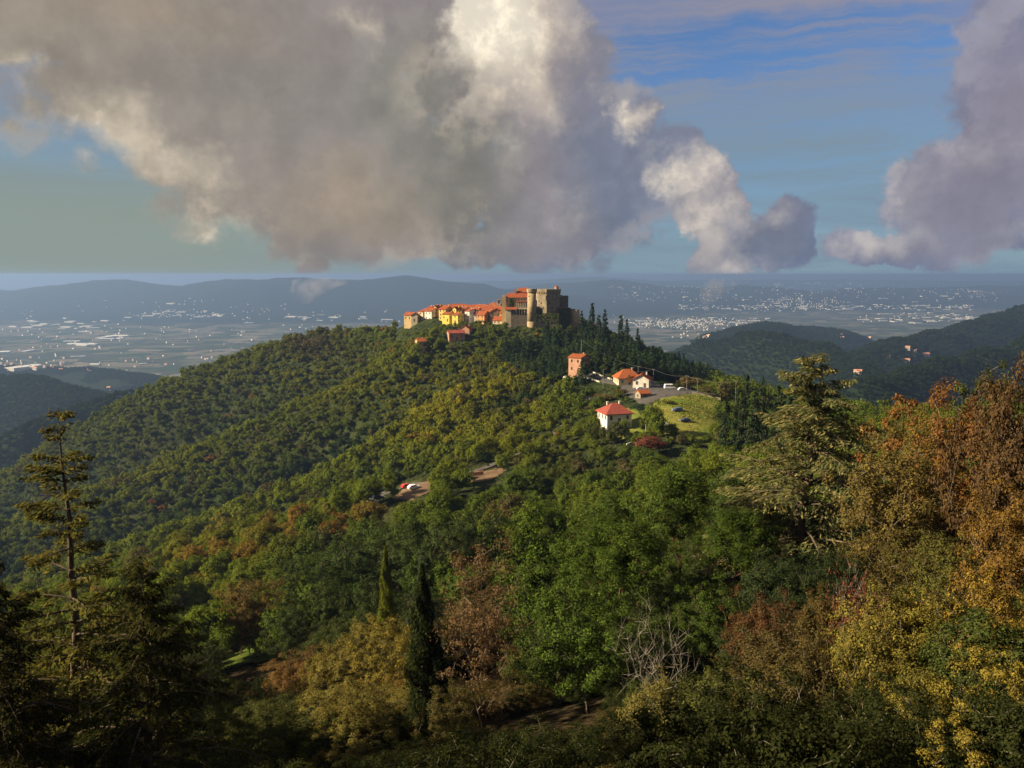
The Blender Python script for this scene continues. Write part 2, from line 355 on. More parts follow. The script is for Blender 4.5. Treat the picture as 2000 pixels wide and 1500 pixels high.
# ------------------------------------------------------------------ the ground sheet, polar rings from underfoot to the horizon
ang = np.concatenate([np.arange(-50, 50, 0.22), np.arange(50, 310, 3.0)]); rad = np.concatenate([[0.5], np.geomspace(4, 90000, 470)])
AA, RR = np.meshgrid(np.radians(ang), rad)
gx, gy = RR * np.sin(AA), RR * np.cos(AA); gzv = ground(gx, gy)
nr, na = AA.shape
ii, jj = np.meshgrid(np.arange(nr - 1), np.arange(na), indexing='ij'); j2 = (jj + 1) % na
F = np.stack([ii * na + jj, ii * na + j2, (ii + 1) * na + j2, (ii + 1) * na + jj], -1).reshape(-1, 4)[:, ::-1]
def ground_mat(t, b):
    pos = t.n('ShaderNodeNewGeometry').outputs['Position']
    sp = t.n('ShaderNodeSeparateXYZ'); t.put(sp.inputs[0], pos)
    d = t.v('LENGTH', pos)
    # forest floor and far woods
    nw = t.noise(pos, 0.05, 6, 0.65); nf = t.noise(pos, 0.011, 5, 0.6)
    wood = t.mix(t.rng(nw, 0.35, 0.65), (0.014, 0.022, 0.009), (0.034, 0.042, 0.014))
    wood = t.mix(t.rng(nf, 0.45, 0.7, 0, 0.5), wood, (0.045, 0.040, 0.016))
    wood = t.mix(t.rng(d, 900.0, 1300.0), wood, (0.013, 0.020, 0.008))  # far woods darkened: cloud shade put into the ground colour
    # fields of the plain
    vo = t.n('ShaderNodeTexVoronoi'); vo.inputs['Scale'].default_value = 0.0052
    wv = t.v('ADD', pos, t.v('SCALE', t.noise(pos, 0.004, 2, 0.5, out=1), scale=120.0))
    t.put(vo.inputs['Vector'], t.v('MULTIPLY', wv, (1, 1, 0)))
    cr = t.n('ShaderNodeValToRGB'); cr.color_ramp.interpolation = 'CONSTANT'
    els = [(0, (0.03, 0.045, 0.015)), (.25, (0.085, 0.085, 0.05)), (.42, (0.13, 0.115, 0.08)), (.52, (0.045, 0.052, 0.026)), (.7, (0.105, 0.10, 0.06)), (.82, (0.16, 0.135, 0.10)), (.9, (0.05, 0.053, 0.033))]
    for k, (pp, cc) in enumerate(els):
        e = cr.color_ramp.elements[k] if k < 2 else cr.color_ramp.elements.new(pp)
        e.position = pp; e.color = (*cc, 1)
    sc = t.n('ShaderNodeSeparateColor'); t.put(sc.inputs[0], vo.outputs['Color']); t.put(cr.inputs[0], sc.outputs[0])
    fld = t.mix(t.rng(t.noise(pos, 0.006, 6, 0.7), 0.5, 0.62), cr.outputs[0], (0.025, 0.035, 0.015))
    isplain = t.rng(sp.outputs[2], PLAIN + 45, PLAIN + 12)
    # leaf litter under the nearest trees, its colour darkened to carry their shade
    lit_ = t.mix(t.rng(t.noise(pos, 0.8, 6, 0.7), 0.35, 0.65), (0.010, 0.009, 0.006), (0.036, 0.026, 0.014))
    wood = t.mix(t.rng(d, 300.0, 120.0), wood, lit_)
    t.put(b.inputs['Base Color'], t.mix(isplain, wood, fld))
    bp = t.n('ShaderNodeBump'); bp.inputs['Strength'].default_value = 0.9; bp.inputs['Distance'].default_value = 9.0
    t.put(bp.inputs['Height'], t.m('MULTIPLY', t.noise(pos, 0.09, 4, 0.6), t.m('SUBTRACT', 1.0, isplain))); t.put(b.inputs['Normal'], bp.outputs[0])
m_ground = bsdf_mat('ground', rough=1.0, build=ground_mat, spec=0.0)
terrain = link('terrain', npmesh('terrain', np.stack([gx, gy, gzv], -1), F, m_ground, True)); tag(terrain, kind='structure', label='wooded hillside, valley plain and far hills')

# ------------------------------------------------------------------ vegetation: materials
def project(x, y, z):
    x = np.asarray(x, float); y = np.asarray(y, float); z = np.asarray(z, float)
    d = y * math.cos(PITCH) - z * math.sin(PITCH); u = y * math.sin(PITCH) + z * math.cos(PITCH)
    return 1000 + FPX * x / d, 750 - FPX * u / d
def leaf_mat(name, gloss=0.0, trans=0.33):
    m = bpy.data.materials.new(name); m.use_nodes = True; m.node_tree.nodes.clear(); t = NT(m.node_tree)
    a1 = t.n('ShaderNodeAttribute', attribute_type='INSTANCER', attribute_name='tint')
    a2 = t.n('ShaderNodeAttribute', attribute_type='INSTANCER', attribute_name='tint_alt')
    geo = t.n('ShaderNodeNewGeometry'); rnd = geo.outputs['Random Per Island']
    c = t.mix(t.rng(rnd, 0.35, 0.95), a1.outputs['Color'], a2.outputs['Color'])
    r2 = t.m('FRACT', t.m('MULTIPLY', rnd, 37.7))
    c = t.v('SCALE', c, scale=t.m('ADD', t.m('MULTIPLY', r2, 0.8), 0.6))
    df = t.n('ShaderNodeBsdfDiffuse'); t.put(df.inputs[0], c)
    tr = t.n('ShaderNodeBsdfTranslucent'); t.put(tr.inputs[0], t.v('MULTIPLY', c, (1.25, 1.15, 0.6)))
    mx = t.n('ShaderNodeMixShader'); mx.inputs[0].default_value = trans
    t.t.links.new(df.outputs[0], mx.inputs[1]); t.t.links.new(tr.outputs[0], mx.inputs[2]); out = mx
    if gloss:
        gl = t.n('ShaderNodeBsdfAnisotropic'); gl.inputs['Roughness'].default_value = 0.38
        m2 = t.n('ShaderNodeMixShader'); m2.inputs[0].default_value = gloss
        t.t.links.new(mx.outputs[0], m2.inputs[1]); t.t.links.new(gl.outputs[0], m2.inputs[2]); out = m2
    o = t.n('ShaderNodeOutputMaterial'); t.t.links.new(out.outputs[0], o.inputs[0])
    MATS[name] = m; return m
M_LEAF = leaf_mat('foliage'); M_LEAFG = leaf_mat('near_foliage', 0.0, 0.22)
def bark(name, c1, c2):
    def bld(t, b):
        pos = t.n('ShaderNodeTexCoord').outputs['Object']
        n_ = t.noise(t.v('MULTIPLY', pos, (3, 3, 0.7)), 2.0, 5, 0.65)
        t.put(b.inputs['Base Color'], t.mix(t.rng(n_, 0.3, 0.7), c1, c2))
    return bsdf_mat(name, None, 0.95, bld, 0.05)
M_BARK = bark('bark', (0.05, 0.038, 0.026), (0.13, 0.10, 0.07)); M_PALE = bark('pale_bark', (0.15, 0.13, 0.105), (0.34, 0.30, 0.25))
M_TWIG = bark('twig_bark', (0.085, 0.072, 0.055), (0.19, 0.165, 0.125)); M_RED = bark('red_bark', (0.05, 0.026, 0.02), (0.13, 0.062, 0.045))

# ------------------------------------------------------------------ vegetation: generators
def unit(v): return v / (np.linalg.norm(v, axis=-1, keepdims=True) + 1e-9)
def kites(C, N, size, rng, aspect=0.62, T=None):
    """one kite-shaped leaf face at each centre"""
    n = len(C)
    if T is None: T = rng.normal(size=(n, 3))
    T = unit(T - (T * N).sum(-1, keepdims=True) * N); B = np.cross(N, T)
    s = size * rng.uniform(0.65, 1.35, (n, 1))
    V = np.stack([C - T * s * 0.5, C + B * s * aspect * 0.5 + T * s * 0.08, C + T * s * 0.55, C - B * s * aspect * 0.5 + T * s * 0.08], 1)
    return V.reshape(-1, 3), np.arange(n * 4).reshape(-1, 4)
def tubes(P0, P1, R0, R1, sides=5):
    P0, P1 = np.asarray(P0, float), np.asarray(P1, float); n = len(P0); D = unit(P1 - P0)
    up = np.where(np.abs(D[:, 2:3]) > 0.9, np.array([[1.0, 0, 0]]), np.array([[0, 0, 1.0]]))
    A = unit(np.cross(D, up)); B = np.cross(D, A); V = []
    for P, r in ((P0, R0), (P1, R1)):
        for k in range(sides):
            a = 2 * math.pi * k / sides
            V.append(P + (A * math.cos(a) + B * math.sin(a)) * np.asarray(r)[:, None])
    V = np.stack(V, 1).reshape(-1, 3); F = []
    base = np.arange(n)[:, None] * (2 * sides)
    for k in range(sides):
        k2 = (k + 1) % sides
        F.append(np.concatenate([base + k, base + k2, base + sides + k2, base + sides + k], 1))
    return V, np.concatenate(F, 0)
def skeleton(tips, trunk_top, rng, r_tip=0.02, lean=(0, 0), wob=0.06):
    """trunk and limbs that reach every tip; returns segments and radii"""
    nodes = [np.array([0, 0, 0.0])]; par = [-1]; nt = 6
    for k in range(1, nt + 1):
        s = k / nt; nodes.append(np.array([lean[0] * s * s + rng.normal(0, wob * 0.5), lean[1] * s * s + rng.normal(0, wob * 0.5), trunk_top * s])); par.append(k - 1)
    first = max(2, int(nt * 0.4))
    order = np.argsort(np.linalg.norm(tips - nodes[-1], axis=1)); tipn = []
    for i in order:
        t = tips[i]; P = np.array(nodes)
        d = t - P; L = np.linalg.norm(d, axis=1); cost = L * (1 + 0.5 * (d[:, 2] < 0.25 * L)); cost[:first] = 1e9
        j = int(np.argmin(cost)); a = nodes[j]; m = max(1, int(L[j] / 0.9)); prev = j
        for k in range(1, m + 1):
            s = k / m; q = a + (t - a) * s + np.array([0, 0, 0.10 * L[j] * math.sin(math.pi * s)]) + rng.normal(0, wob * min(1, L[j] * 0.5), 3) * (s < 1)
            nodes.append(q); par.append(prev); prev = len(nodes) - 1
        tipn.append(prev)
    n = len(nodes); area = np.zeros(n); kids = np.zeros(n, int)
    for i in range(n - 1, 0, -1):
        if area[i] == 0: area[i] = r_tip ** 2.3
        area[par[i]] += area[i]
    rad_ = area ** (1 / 2.3); P = np.array(nodes); idx = np.arange(1, n); pr = np.array(par)[1:]
    return P[pr], P[idx], np.minimum(rad_[pr], rad_[idx] * 1.6), rad_[idx]
def crown_tips(rng, n, rx, rz, zc, lobes=5, fill=0.55, flat_=0.0, spread=0.62):
    """clump centres of an uneven crown: several lobes round the middle"""
    L = unit(rng.normal(size=(lobes, 3))) * rng.uniform(0.3, spread, (lobes, 1)); L[0] = (0, 0, 0.25)
    L[:, 2] = np.abs(L[:, 2]) * 0.9 - 0.15
    S = rng.uniform(0.42, 0.66, lobes); out = []
    while len(out) < n:
        k = rng.integers(lobes); d = unit(rng.normal(size=3)); r = S[k] * (fill + (1 - fill) * rng.random()) 
        q = L[k] + d * r
        if q[2] < -0.85 + flat_: continue
        out.append(q)
    P = np.array(out); P = P / max(1e-6, np.abs(P).max() * 0.97)
    return P * np.array([rx, rx, rz]) + np.array([0, 0, zc])
def broadleaf(rng, H, rx, clumps, per, leaf, rc, trunk_h=0.38, lobes=5, gaps=0.0, r_tip=0.02, flatk=0.0, lean=(0, 0), aspect=0.62):
    rz = H * (1 - trunk_h) * 0.56; zc = H - rz * 0.98
    tips = crown_tips(rng, clumps, rx - rc * 0.6, rz - rc * 0.5, zc, lobes, spread=0.62 if not flatk else flatk); tips[:, 0] += lean[0] * 0.8; tips[:, 1] += lean[1] * 0.8
    if gaps: tips = tips[rng.random(len(tips)) > gaps * 0.3]
    ctr = np.array([lean[0] * 0.8, lean[1] * 0.8, zc - rz * 0.35])
    C = np.repeat(tips, per, 0); n = len(C); d = unit(rng.normal(size=(n, 3)))
    rr = np.repeat(rc * rng.uniform(0.6, 1.3, len(tips)), per)[:, None]
    C = C + d * rr * (rng.random((n, 1)) ** 0.5) * np.array([1, 1, 0.75])
    N = unit(d * 0.7 + unit(C - ctr) * 0.85 + rng.normal(size=(n, 3)) * 0.42)
    V, F = kites(C, N, leaf, rng, aspect)
    seg = skeleton(tips, H * trunk_h * 1.15, rng, r_tip, lean)
    return (V, F), seg
def conifer(rng, H, Rb, levels, per, nb, leaf, up=0.25, droop=0.45, z0=0.12, prof=0.85, wid=0.22, hang=0.35, bare_top=0.0, aspect=0.22, jit=0.25, flop=0.0, lvar=(0.65, 1.1)):
    """tiers of curved boughs with needle sprays hanging from them"""
    LV, P0, P1, R0, R1 = [], [], [], [], []
    zs = z0 * H + (H - z0 * H) * (np.arange(levels) + rng.uniform(-0.3, 0.3, levels)) / levels; T, C, N = [], [], []
    for z in zs:
        f = 1 - (z - z0 * H) / (H * (1 - z0))
        for k in range(per):
            a = rng.uniform(0, 2 * math.pi); L = Rb * max(0.05, f) ** prof * rng.uniform(*lvar) + 0.25
            if f < bare_top and rng.random() < 0.45: continue
            dirh = np.array([math.cos(a), math.sin(a), 0]); side = np.array([-math.sin(a), math.cos(a), 0])
            dr = droop * rng.uniform(0.6, 1.4); u_ = up * rng.uniform(0.6, 1.4) * (1 + (1 - f))
            def path(s): return dirh * (L * s)[:, None] + np.array([0, 0, 1.0]) * (z + L * (u_ * s - dr * s * s))[:, None]
            ss = np.linspace(0, 1, 6); pp = path(ss); rb = 0.012 + 0.016 * L
            P0.append(pp[:-1]); P1.append(pp[1:]); R0.append(rb * (1 - ss[:-1] * 0.85)); R1.append(rb * (1 - ss[1:] * 0.85))
            n = max(6, int(nb * L / Rb)); s = rng.uniform(0.12, 1.0, n) ** 0.8
            w = wid * L * (1.05 - s) * 1.3 + 0.12; off = rng.uniform(-1, 1, n) * w
            sg = np.sign(off)[:, None]
            c = path(s) + side * off[:, None] - np.array([0, 0, 1.0]) * (hang * np.abs(off) + rng.uniform(0, 0.5, n) * hang * w)[:, None] + rng.normal(0, jit * leaf, (n, 3))
            C.append(c)
            T.append(dirh * 0.7 + side * sg * 0.8 - np.array([0, 0, 1.0]) * (hang + flop) * rng.uniform(0.3, 1.4, (n, 1)) + rng.normal(0, 0.2, (n, 3)))
            N.append(np.array([[0, 0, 1.0]]) + side * sg * 0.35 + rng.normal(0, 0.4, (n, 3)))
    C, T, N = np.concatenate(C), np.concatenate(T), unit(np.concatenate(N))
    V, F = kites(C, N, leaf, rng, aspect, T)
    tz = np.linspace(0, H, 9); tp = np.stack([rng.normal(0, 0.008 * H, 9) * (tz > 0) * (tz < H), rng.normal(0, 0.008 * H, 9) * (tz > 0) * (tz < H), tz], 1)
    tr = 0.018 * H * (1.03 - tz / H)
    P0.append(tp[:-1]); P1.append(tp[1:]); R0.append(tr[:-1]); R1.append(tr[1:])
    return (V, F), (np.concatenate(P0), np.concatenate(P1), np.concatenate(R0), np.concatenate(R1))
def columnar(rng, H, r, n, leaf):
    """flame-shaped cypress"""
    z = rng.uniform(0.03, 1, n) ** 0.9; a = rng.uniform(0, 2 * math.pi, n)
    prof = np.minimum(1, (z / 0.12) ** 0.5) * np.clip(1 - ((z - 0.3) / 0.72).clip(0, 2) ** 1.7, 0.02, 1)
    lump = 0.82 + 0.3 * np.sin(a * 3 + z * 13) * np.sin(z * 31 + a) + rng.normal(0, 0.06, n)
    rr = r * prof * lump * (0.75 + 0.25 * rng.random(n))
    C = np.stack([rr * np.cos(a), rr * np.sin(a), z * H], 1)
    N = unit(np.stack([np.cos(a), np.sin(a), np.full(n, 0.25)], 1) + rng.normal(0, 0.45, (n, 3)))
    V, F = kites(C, N, leaf, rng, 0.5, np.stack([np.cos(a) * 0.3, np.sin(a) * 0.3, np.ones(n)], 1))
    zz = np.linspace(0, H * 0.9, 6); tp = np.stack([0 * zz, 0 * zz, zz], 1); tr = 0.02 * H * (1.02 - zz / H)
    return (V, F), (tp[:-1], tp[1:], tr[:-1], tr[1:])
class Proto: pass
def proto(name, gen, H, Wd, leafmat=None, barkmat=None, sides=5, shade=None):
    (V, F), seg = gen; p_ = Proto(); p_.H, p_.W = H, Wd
    p_.crown = npmesh(name + '_crown', V, F, leafmat or M_LEAF); p_.crown.name = name + '_crown'
    p_.trunk = npmesh(name + '_trunk', *tubes(*seg, sides=sides), barkmat or M_BARK, True)
    return p_
RG = np.random.default_rng
def tree_at(pr, name, label, cat, x, y, s_xy, s_z, rz, tint, alt, group=None, zoff=-0.3, tilt=(0, 0), z=None):
    o = empty(name, (x, y, (gz1(x, y) if z is None else z) + zoff), rz); o.rotation_euler = (tilt[0], tilt[1], rz)
    o.scale = (s_xy, s_xy, s_z)
    tag(o, label, cat, group)
    link('trunk', pr.trunk, o)
    c = link('crown', pr.crown, o); c['tint'] = tuple(tint); c['tint_alt'] = tuple(alt)
    return o
# far and middle-distance kinds
FARP = [proto('far_tree', broadleaf(RG(10 + k), 9.0, 4.2, 36, 24, 0.72, 1.2, 0.22, lobes=4 + k % 3, flatk=0.8), 9.0, 8.4, sides=4) for k in range(6)]
MIDP = [proto('mid_tree', broadleaf(RG(30 + k), 9.5, 4.2, 80, 60, 0.36, 1.0, 0.25, lobes=5 + k % 3), 9.5, 8.4) for k in range(5)]
FARC = [proto('far_conifer', conifer(RG(50 + k), 14.0, 3.6, 16, 6, 26, 1.0, 0.2, 0.4, aspect=0.45, wid=0.3), 14.0, 7.0, sides=4) for k in range(3)]
FARY = proto('far_cypress', columnar(RG(60), 9.0, 1.1, 900, 0.5), 9.0, 2.2, sides=4)

# ------------------------------------------------------------------ open ground where no trees grow (pixel outlines laid on the ground)
def outline(pts): return [tuple(G(*q)[:2]) for q in pts]
FIELD = outline([(1262, 800), (1290, 775), (1330, 768), (1400, 772), (1412, 800), (1400, 840), (1395, 872), (1330, 868), (1270, 850), (1236, 832)])
YARD = outline([(1195, 752), (1230, 746), (1345, 752), (1400, 772), (1330, 775), (1290, 780), (1262, 800), (1215, 775)])
BANK = outline([(760, 975), (790, 955), (835, 938), (850, 945), (838, 962), (800, 980)])
BANK2 = outline([(905, 938), (925, 924), (960, 918), (985, 905), (990, 918), (960, 938), (925, 944)])
ROADS = outline([(690, 988), (745, 966), (800, 941), (860, 928), (920, 918), (965, 902), (1005, 884), (1012, 892), (970, 915), (925, 930), (860, 940), (800, 954), (745, 976), (695, 996)])
HOUSE = outline([(1150, 832), (1170, 800), (1240, 798), (1262, 815), (1290, 850), (1225, 862), (1165, 850)])
ROADGAP = outline([(1095, 735), (1110, 716), (1150, 722), (1215, 748), (1190, 765), (1155, 748)])
OPEN = [FIELD, YARD, BANK, BANK2, ROADS, HOUSE, ROADGAP]
_tc = [W(q[0], q[1], q[2])[:2] for q in [(788, 630, 675), (858, 626, 690), (1000, 626, 640), (1128, 625, 640), (1128, 640, 585), (1000, 640, 583), (940, 645, 622), (880, 640, 634), (790, 632, 662)]]
TOWN = [tuple(q) for q in _tc]
_c = W(890, 655, 578); LOWTOWN = [(_c.x - 9, _c.y - 5), (_c.x + 12, _c.y - 5), (_c.x + 16, _c.y + 16), (_c.x - 12, _c.y + 12)]
_c = W(822, 668, 575); LOWHOUSE = [(_c.x - 5, _c.y - 3), (_c.x + 5, _c.y - 3), (_c.x + 5, _c.y + 7), (_c.x - 5, _c.y + 7)]
_c = W(1133, 727, 424); PINK = [(_c.x - 24, _c.y - 9), (_c.x + 8, _c.y - 9), (_c.x + 8, _c.y + 9), (_c.x - 24, _c.y + 9)]
OPEN += [TOWN, LOWTOWN, LOWHOUSE, PINK]

# ------------------------------------------------------------------ the wood on the hill
rg = RG(5)
PTS = []
def scatter(step, r0, r1, azlim):
    n = int(r1 / step) + 2
    X, Y = np.meshgrid(np.arange(-n, n + 1) * step, np.arange(0, n + 1) * step)
    X = X + (np.arange(X.shape[0]) % 2)[:, None] * step / 2 + rg.uniform(-0.36, 0.36, X.shape) * step; Y = Y + rg.uniform(-0.36, 0.36, Y.shape) * step
    d = np.hypot(X, Y); a = np.degrees(np.arctan2(X, Y)); k = (d >= r0) & (d < r1) & (np.abs(a) < azlim)
    return X[k], Y[k]
xs, ys = [], []
for st, r0, r1, al in [(4.7, 118, 420, 37), (4.3, 420, 760, 36), (5.0, 760, 1180, 35.5)]:
    a_, b_ = scatter(st, r0, r1, al); xs.append(a_); ys.append(b_)
xs, ys = np.concatenate(xs), np.concatenate(ys)
keep = np.ones(len(xs), bool)
for pl in OPEN: keep &= ~inpoly(xs, ys, pl)
xs, ys = xs[keep], ys[keep]; zs = ground(xs, ys)
# leave out trees that hills hide by a good margin
vis = np.ones(len(xs), bool)
for f in np.linspace(0.3, 0.97, 24):
    zt = ground(xs * f, ys * f) + 4; vis &= (zs + 12) / 1.0 > (zt - 10) / f
xs, ys, zs = xs[vis], ys[vis], zs[vis]
qx, qy = project(xs, ys, zs + 6)
def blob(cx_, cy_, rx, ry): return np.exp(-((qx - cx_) / rx) ** 2 - ((qy - cy_) / ry) ** 2)
# keep the view open to the road bank, the meadow and the houses, and the ridge behind the roofs clear
WINDOWS = [([(705, 985), (725, 962), (800, 935), (840, 935), (835, 960), (800, 972), (760, 980)], 258), ([(895, 940), (925, 915), (965, 895), (1000, 888), (1000, 915), (960, 935)], 272),
           ([(1238, 838), (1255, 800), (1290, 775), (1330, 768), (1400, 772), (1412, 800), (1400, 840), (1398, 872), (1330, 872), (1270, 862)], 275), ([(1168, 835), (1172, 790), (1236, 790), (1240, 835)], 288),
           ([(1100, 735), (1112, 690), (1150, 690), (1150, 724), (1215, 746), (1190, 758), (1150, 745)], 405), ([(1200, 752), (1205, 722), (1275, 728), (1345, 752), (1340, 775), (1215, 775)], 345)]
def blocks(x, y, z, h, rad_):
    bad = np.zeros(np.shape(x), bool); d_ = y
    for poly, D in WINDOWS:
        for dx, fz in ((0, 1.0), (-0.7, 0.75), (0.7, 0.75), (0, 0.6)):
            a, b = project(x + dx * rad_, y, z + h * fz); bad |= inpoly(a, b, poly) & (d_ < D)
    return bad
k = ~blocks(xs, ys, zs, 9.5, 4.0) & ~((qx > 770) & (qx < 1135) & (ys > np.interp(qx, [770, 850, 900, 1000], [676, 664, 640, 632])) & (ys < 830))
xs, ys, zs, qx, qy = xs[k], ys[k], zs[k], qx[k], qy[k]
N = len(xs); h1 = rg.random(N); big = fbm(xs / 60, ys / 60, 4, 21)
cA = np.array([0.048, 0.078, 0.013]); cB = np.array([0.098, 0.130, 0.017]); cY = np.array([0.172, 0.166, 0.012]); cO = np.array([0.19, 0.105, 0.03]); cR = np.array([0.15, 0.06, 0.035]); cD = np.array([0.022, 0.042, 0.018]); cG = np.array([0.075, 0.066, 0.038])
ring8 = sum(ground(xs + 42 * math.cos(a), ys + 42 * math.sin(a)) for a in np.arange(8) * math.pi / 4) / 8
convex = np.clip((zs - ring8) / 9.0, -1, 1)          # leaf tint carries gully shade as well as darker species; crests paler
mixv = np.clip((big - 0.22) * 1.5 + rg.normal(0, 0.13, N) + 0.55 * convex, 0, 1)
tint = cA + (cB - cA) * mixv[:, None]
def blend(c, w): 
    global tint
    w = np.clip(w, 0, 1)[:, None]; tint = tint * (1 - w) + c * w
blend(cY, (blob(940, 770, 130, 90) + blob(620, 740, 160, 50) * .6 + blob(830, 830, 100, 60) * .5) * rg.uniform(0.2, 1, N))
blend(cY * 0.8, blob(200, 900, 260, 70) * 0.5 * h1)
blend(cO, (blob(600, 1030, 110, 28) + blob(430, 1095, 90, 35) + blob(700, 1020, 60, 30)) * (h1 > 0.35) * rg.uniform(0.3, 1, N))
blend(cG, blob(610, 672, 60, 28) * 1.0)
blend(cG, (blob(1130, 900, 90, 50)) * 0.6 * h1)
blend(cD * 0.9, np.clip(-convex - 0.12, 0, 1) * 1.3 * (ys > 230))  # gully crowns darkened further, shade included in the tint
blend(cR, (rg.random(N) < 0.004) * 0.7); blend(cO, (rg.random(N) < 0.008) * 0.5); blend(cG, (rg.random(N) < 0.06) * 0.8)
blend(cD, blob(700, 1120, 160, 90) * 0.8)
pine_zone = (blob(1230, 680, 120, 60) + blob(1060, 690, 110, 50) + blob(1340, 730, 60, 25)) > 0.55
blend(cD, pine_zone * 0.75)
dist = np.hypot(xs, ys)
scale = (0.42 + 0.74 * rg.random(N) ** 1.9) * np.where(dist < 420, 1.0, 0.98) * (0.85 + 0.5 * np.clip(big, 0, 1))
scale *= 1 - 0.35 * ((blob(1150, 860, 120, 70) > 0.4) * 1.0)
scale *= np.where((qx > 770) & (qx < 1010) & (ys > 590) & (ys < 690), 0.55, 1.0) * np.where((qx > 990) & (qx < 1135) & (ys > 565) & (ys < 640), 0.7, 1.0)
conif = (pine_zone & (rg.random(N) < 0.34)); conif[np.nonzero(conif)[0][260:]] = False
inframe = (qx > -60) & (qx < 2060) & (qy > 500) & (qy < 1600)
order = np.argsort(np.where(inframe & ~conif, dist, 1e9)); single = np.zeros(N, bool); single[order[:300]] = True
def kind_label(t):
    r_, g_ = t[0], t[1]
    if r_ > 1.45 * g_: return 'rusty_oak', 'rust brown autumn tree in the wood on the slope'
    if r_ > 1.12 * g_: return 'autumn_tree', 'orange and ochre autumn tree in the wood on the slope'
    if r_ > 0.92 * g_: return 'chestnut_tree', 'yellow green rounded tree in the wood on the slope'
    if g_ > 0.06: return 'oak_tree', 'mid green rounded tree in the wood on the slope'
    return 'holm_oak', 'dark green rounded tree in the wood on the slope'
MARKS = [(740, 975, 'the cars parked in tree shade'), (830, 950, 'the bare earth bank'), (945, 905, 'the very dark round oak'), (1020, 890, 'the climbing road'), (1205, 830, 'the white house'), (1340, 850, 'the meadow'), (1460, 790, 'the dark firs'), (1590, 900, 'the drooping cedar'), (480, 1150, 'the grassy clearing'), (270, 1080, 'the spreading cedar'), (113, 1000, 'the sparse cedar'), (760, 1060, 'the ivy covered trunk'), (600, 1030, 'the orange trees of the gully'), (940, 1000, 'the withered tree'), (1100, 950, 'the feathery locust'), (1340, 900, 'the red trunked pine'), (1780, 760, 'the yellow poplars'), (1900, 760, 'the russet oak'), (1150, 900, 'the terraced slope'), (300, 1080, 'the dark cedars')]
def near_mark(a, b): return min(MARKS, key=lambda q: (q[0] - a) ** 2 + (q[1] - b) ** 2)[2]
for i in np.nonzero(single)[0]:
    nm, lb = kind_label(tint[i]); s = scale[i]
    lb = ('small ' if s < 0.85 else 'tall ' if s > 1.0 else '') + lb.replace('in the wood on the slope', 'in the wood near ' + near_mark(qx[i], qy[i]))
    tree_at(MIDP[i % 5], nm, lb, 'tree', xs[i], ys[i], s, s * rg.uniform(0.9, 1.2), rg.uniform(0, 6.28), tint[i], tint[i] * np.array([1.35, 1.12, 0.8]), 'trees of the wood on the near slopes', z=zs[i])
for i in np.nonzero(conif)[0]:
    s = rg.uniform(0.7, 1.15); t_ = np.array([0.022, 0.040, 0.020]) * rg.uniform(0.7, 1.4)
    cyp = rg.random() < 0.16
    mk = min([(1040, 640, 'under the round castle tower'), (1120, 625, 'beside the castle bastion'), (1160, 610, 'on the crest behind the bastion'), (1230, 660, 'on the dark flank right of the castle'), (1290, 700, 'low on the dark flank'), (1133, 700, 'above the pink house'), (1200, 715, 'above the upper road'), (1350, 730, 'behind the car park hedge'), (1400, 742, 'at the end of the castle flank'), (980, 690, 'on the slope below the village'), (1060, 700, 'midway below the castle'), (960, 740, 'in the yellow green wood')], key=lambda q: (q[0] - qx[i]) ** 2 + (q[1] - qy[i]) ** 2)[2]
    sz = 'small ' if s < 0.82 else 'tall ' if s > 1.02 else ''
    tree_at(FARY if cyp else FARC[i % 3], 'cypress' if cyp else 'pine_tree', sz + ('slim dark cypress ' if cyp else 'dark pine tree ') + mk, 'tree', xs[i], ys[i], s, s * rg.uniform(0.85, 1.15), rg.uniform(0, 6.28), t_, t_ * 1.5,
            'cypresses among the castle pines' if cyp else 'pines on the castle hill', z=zs[i])
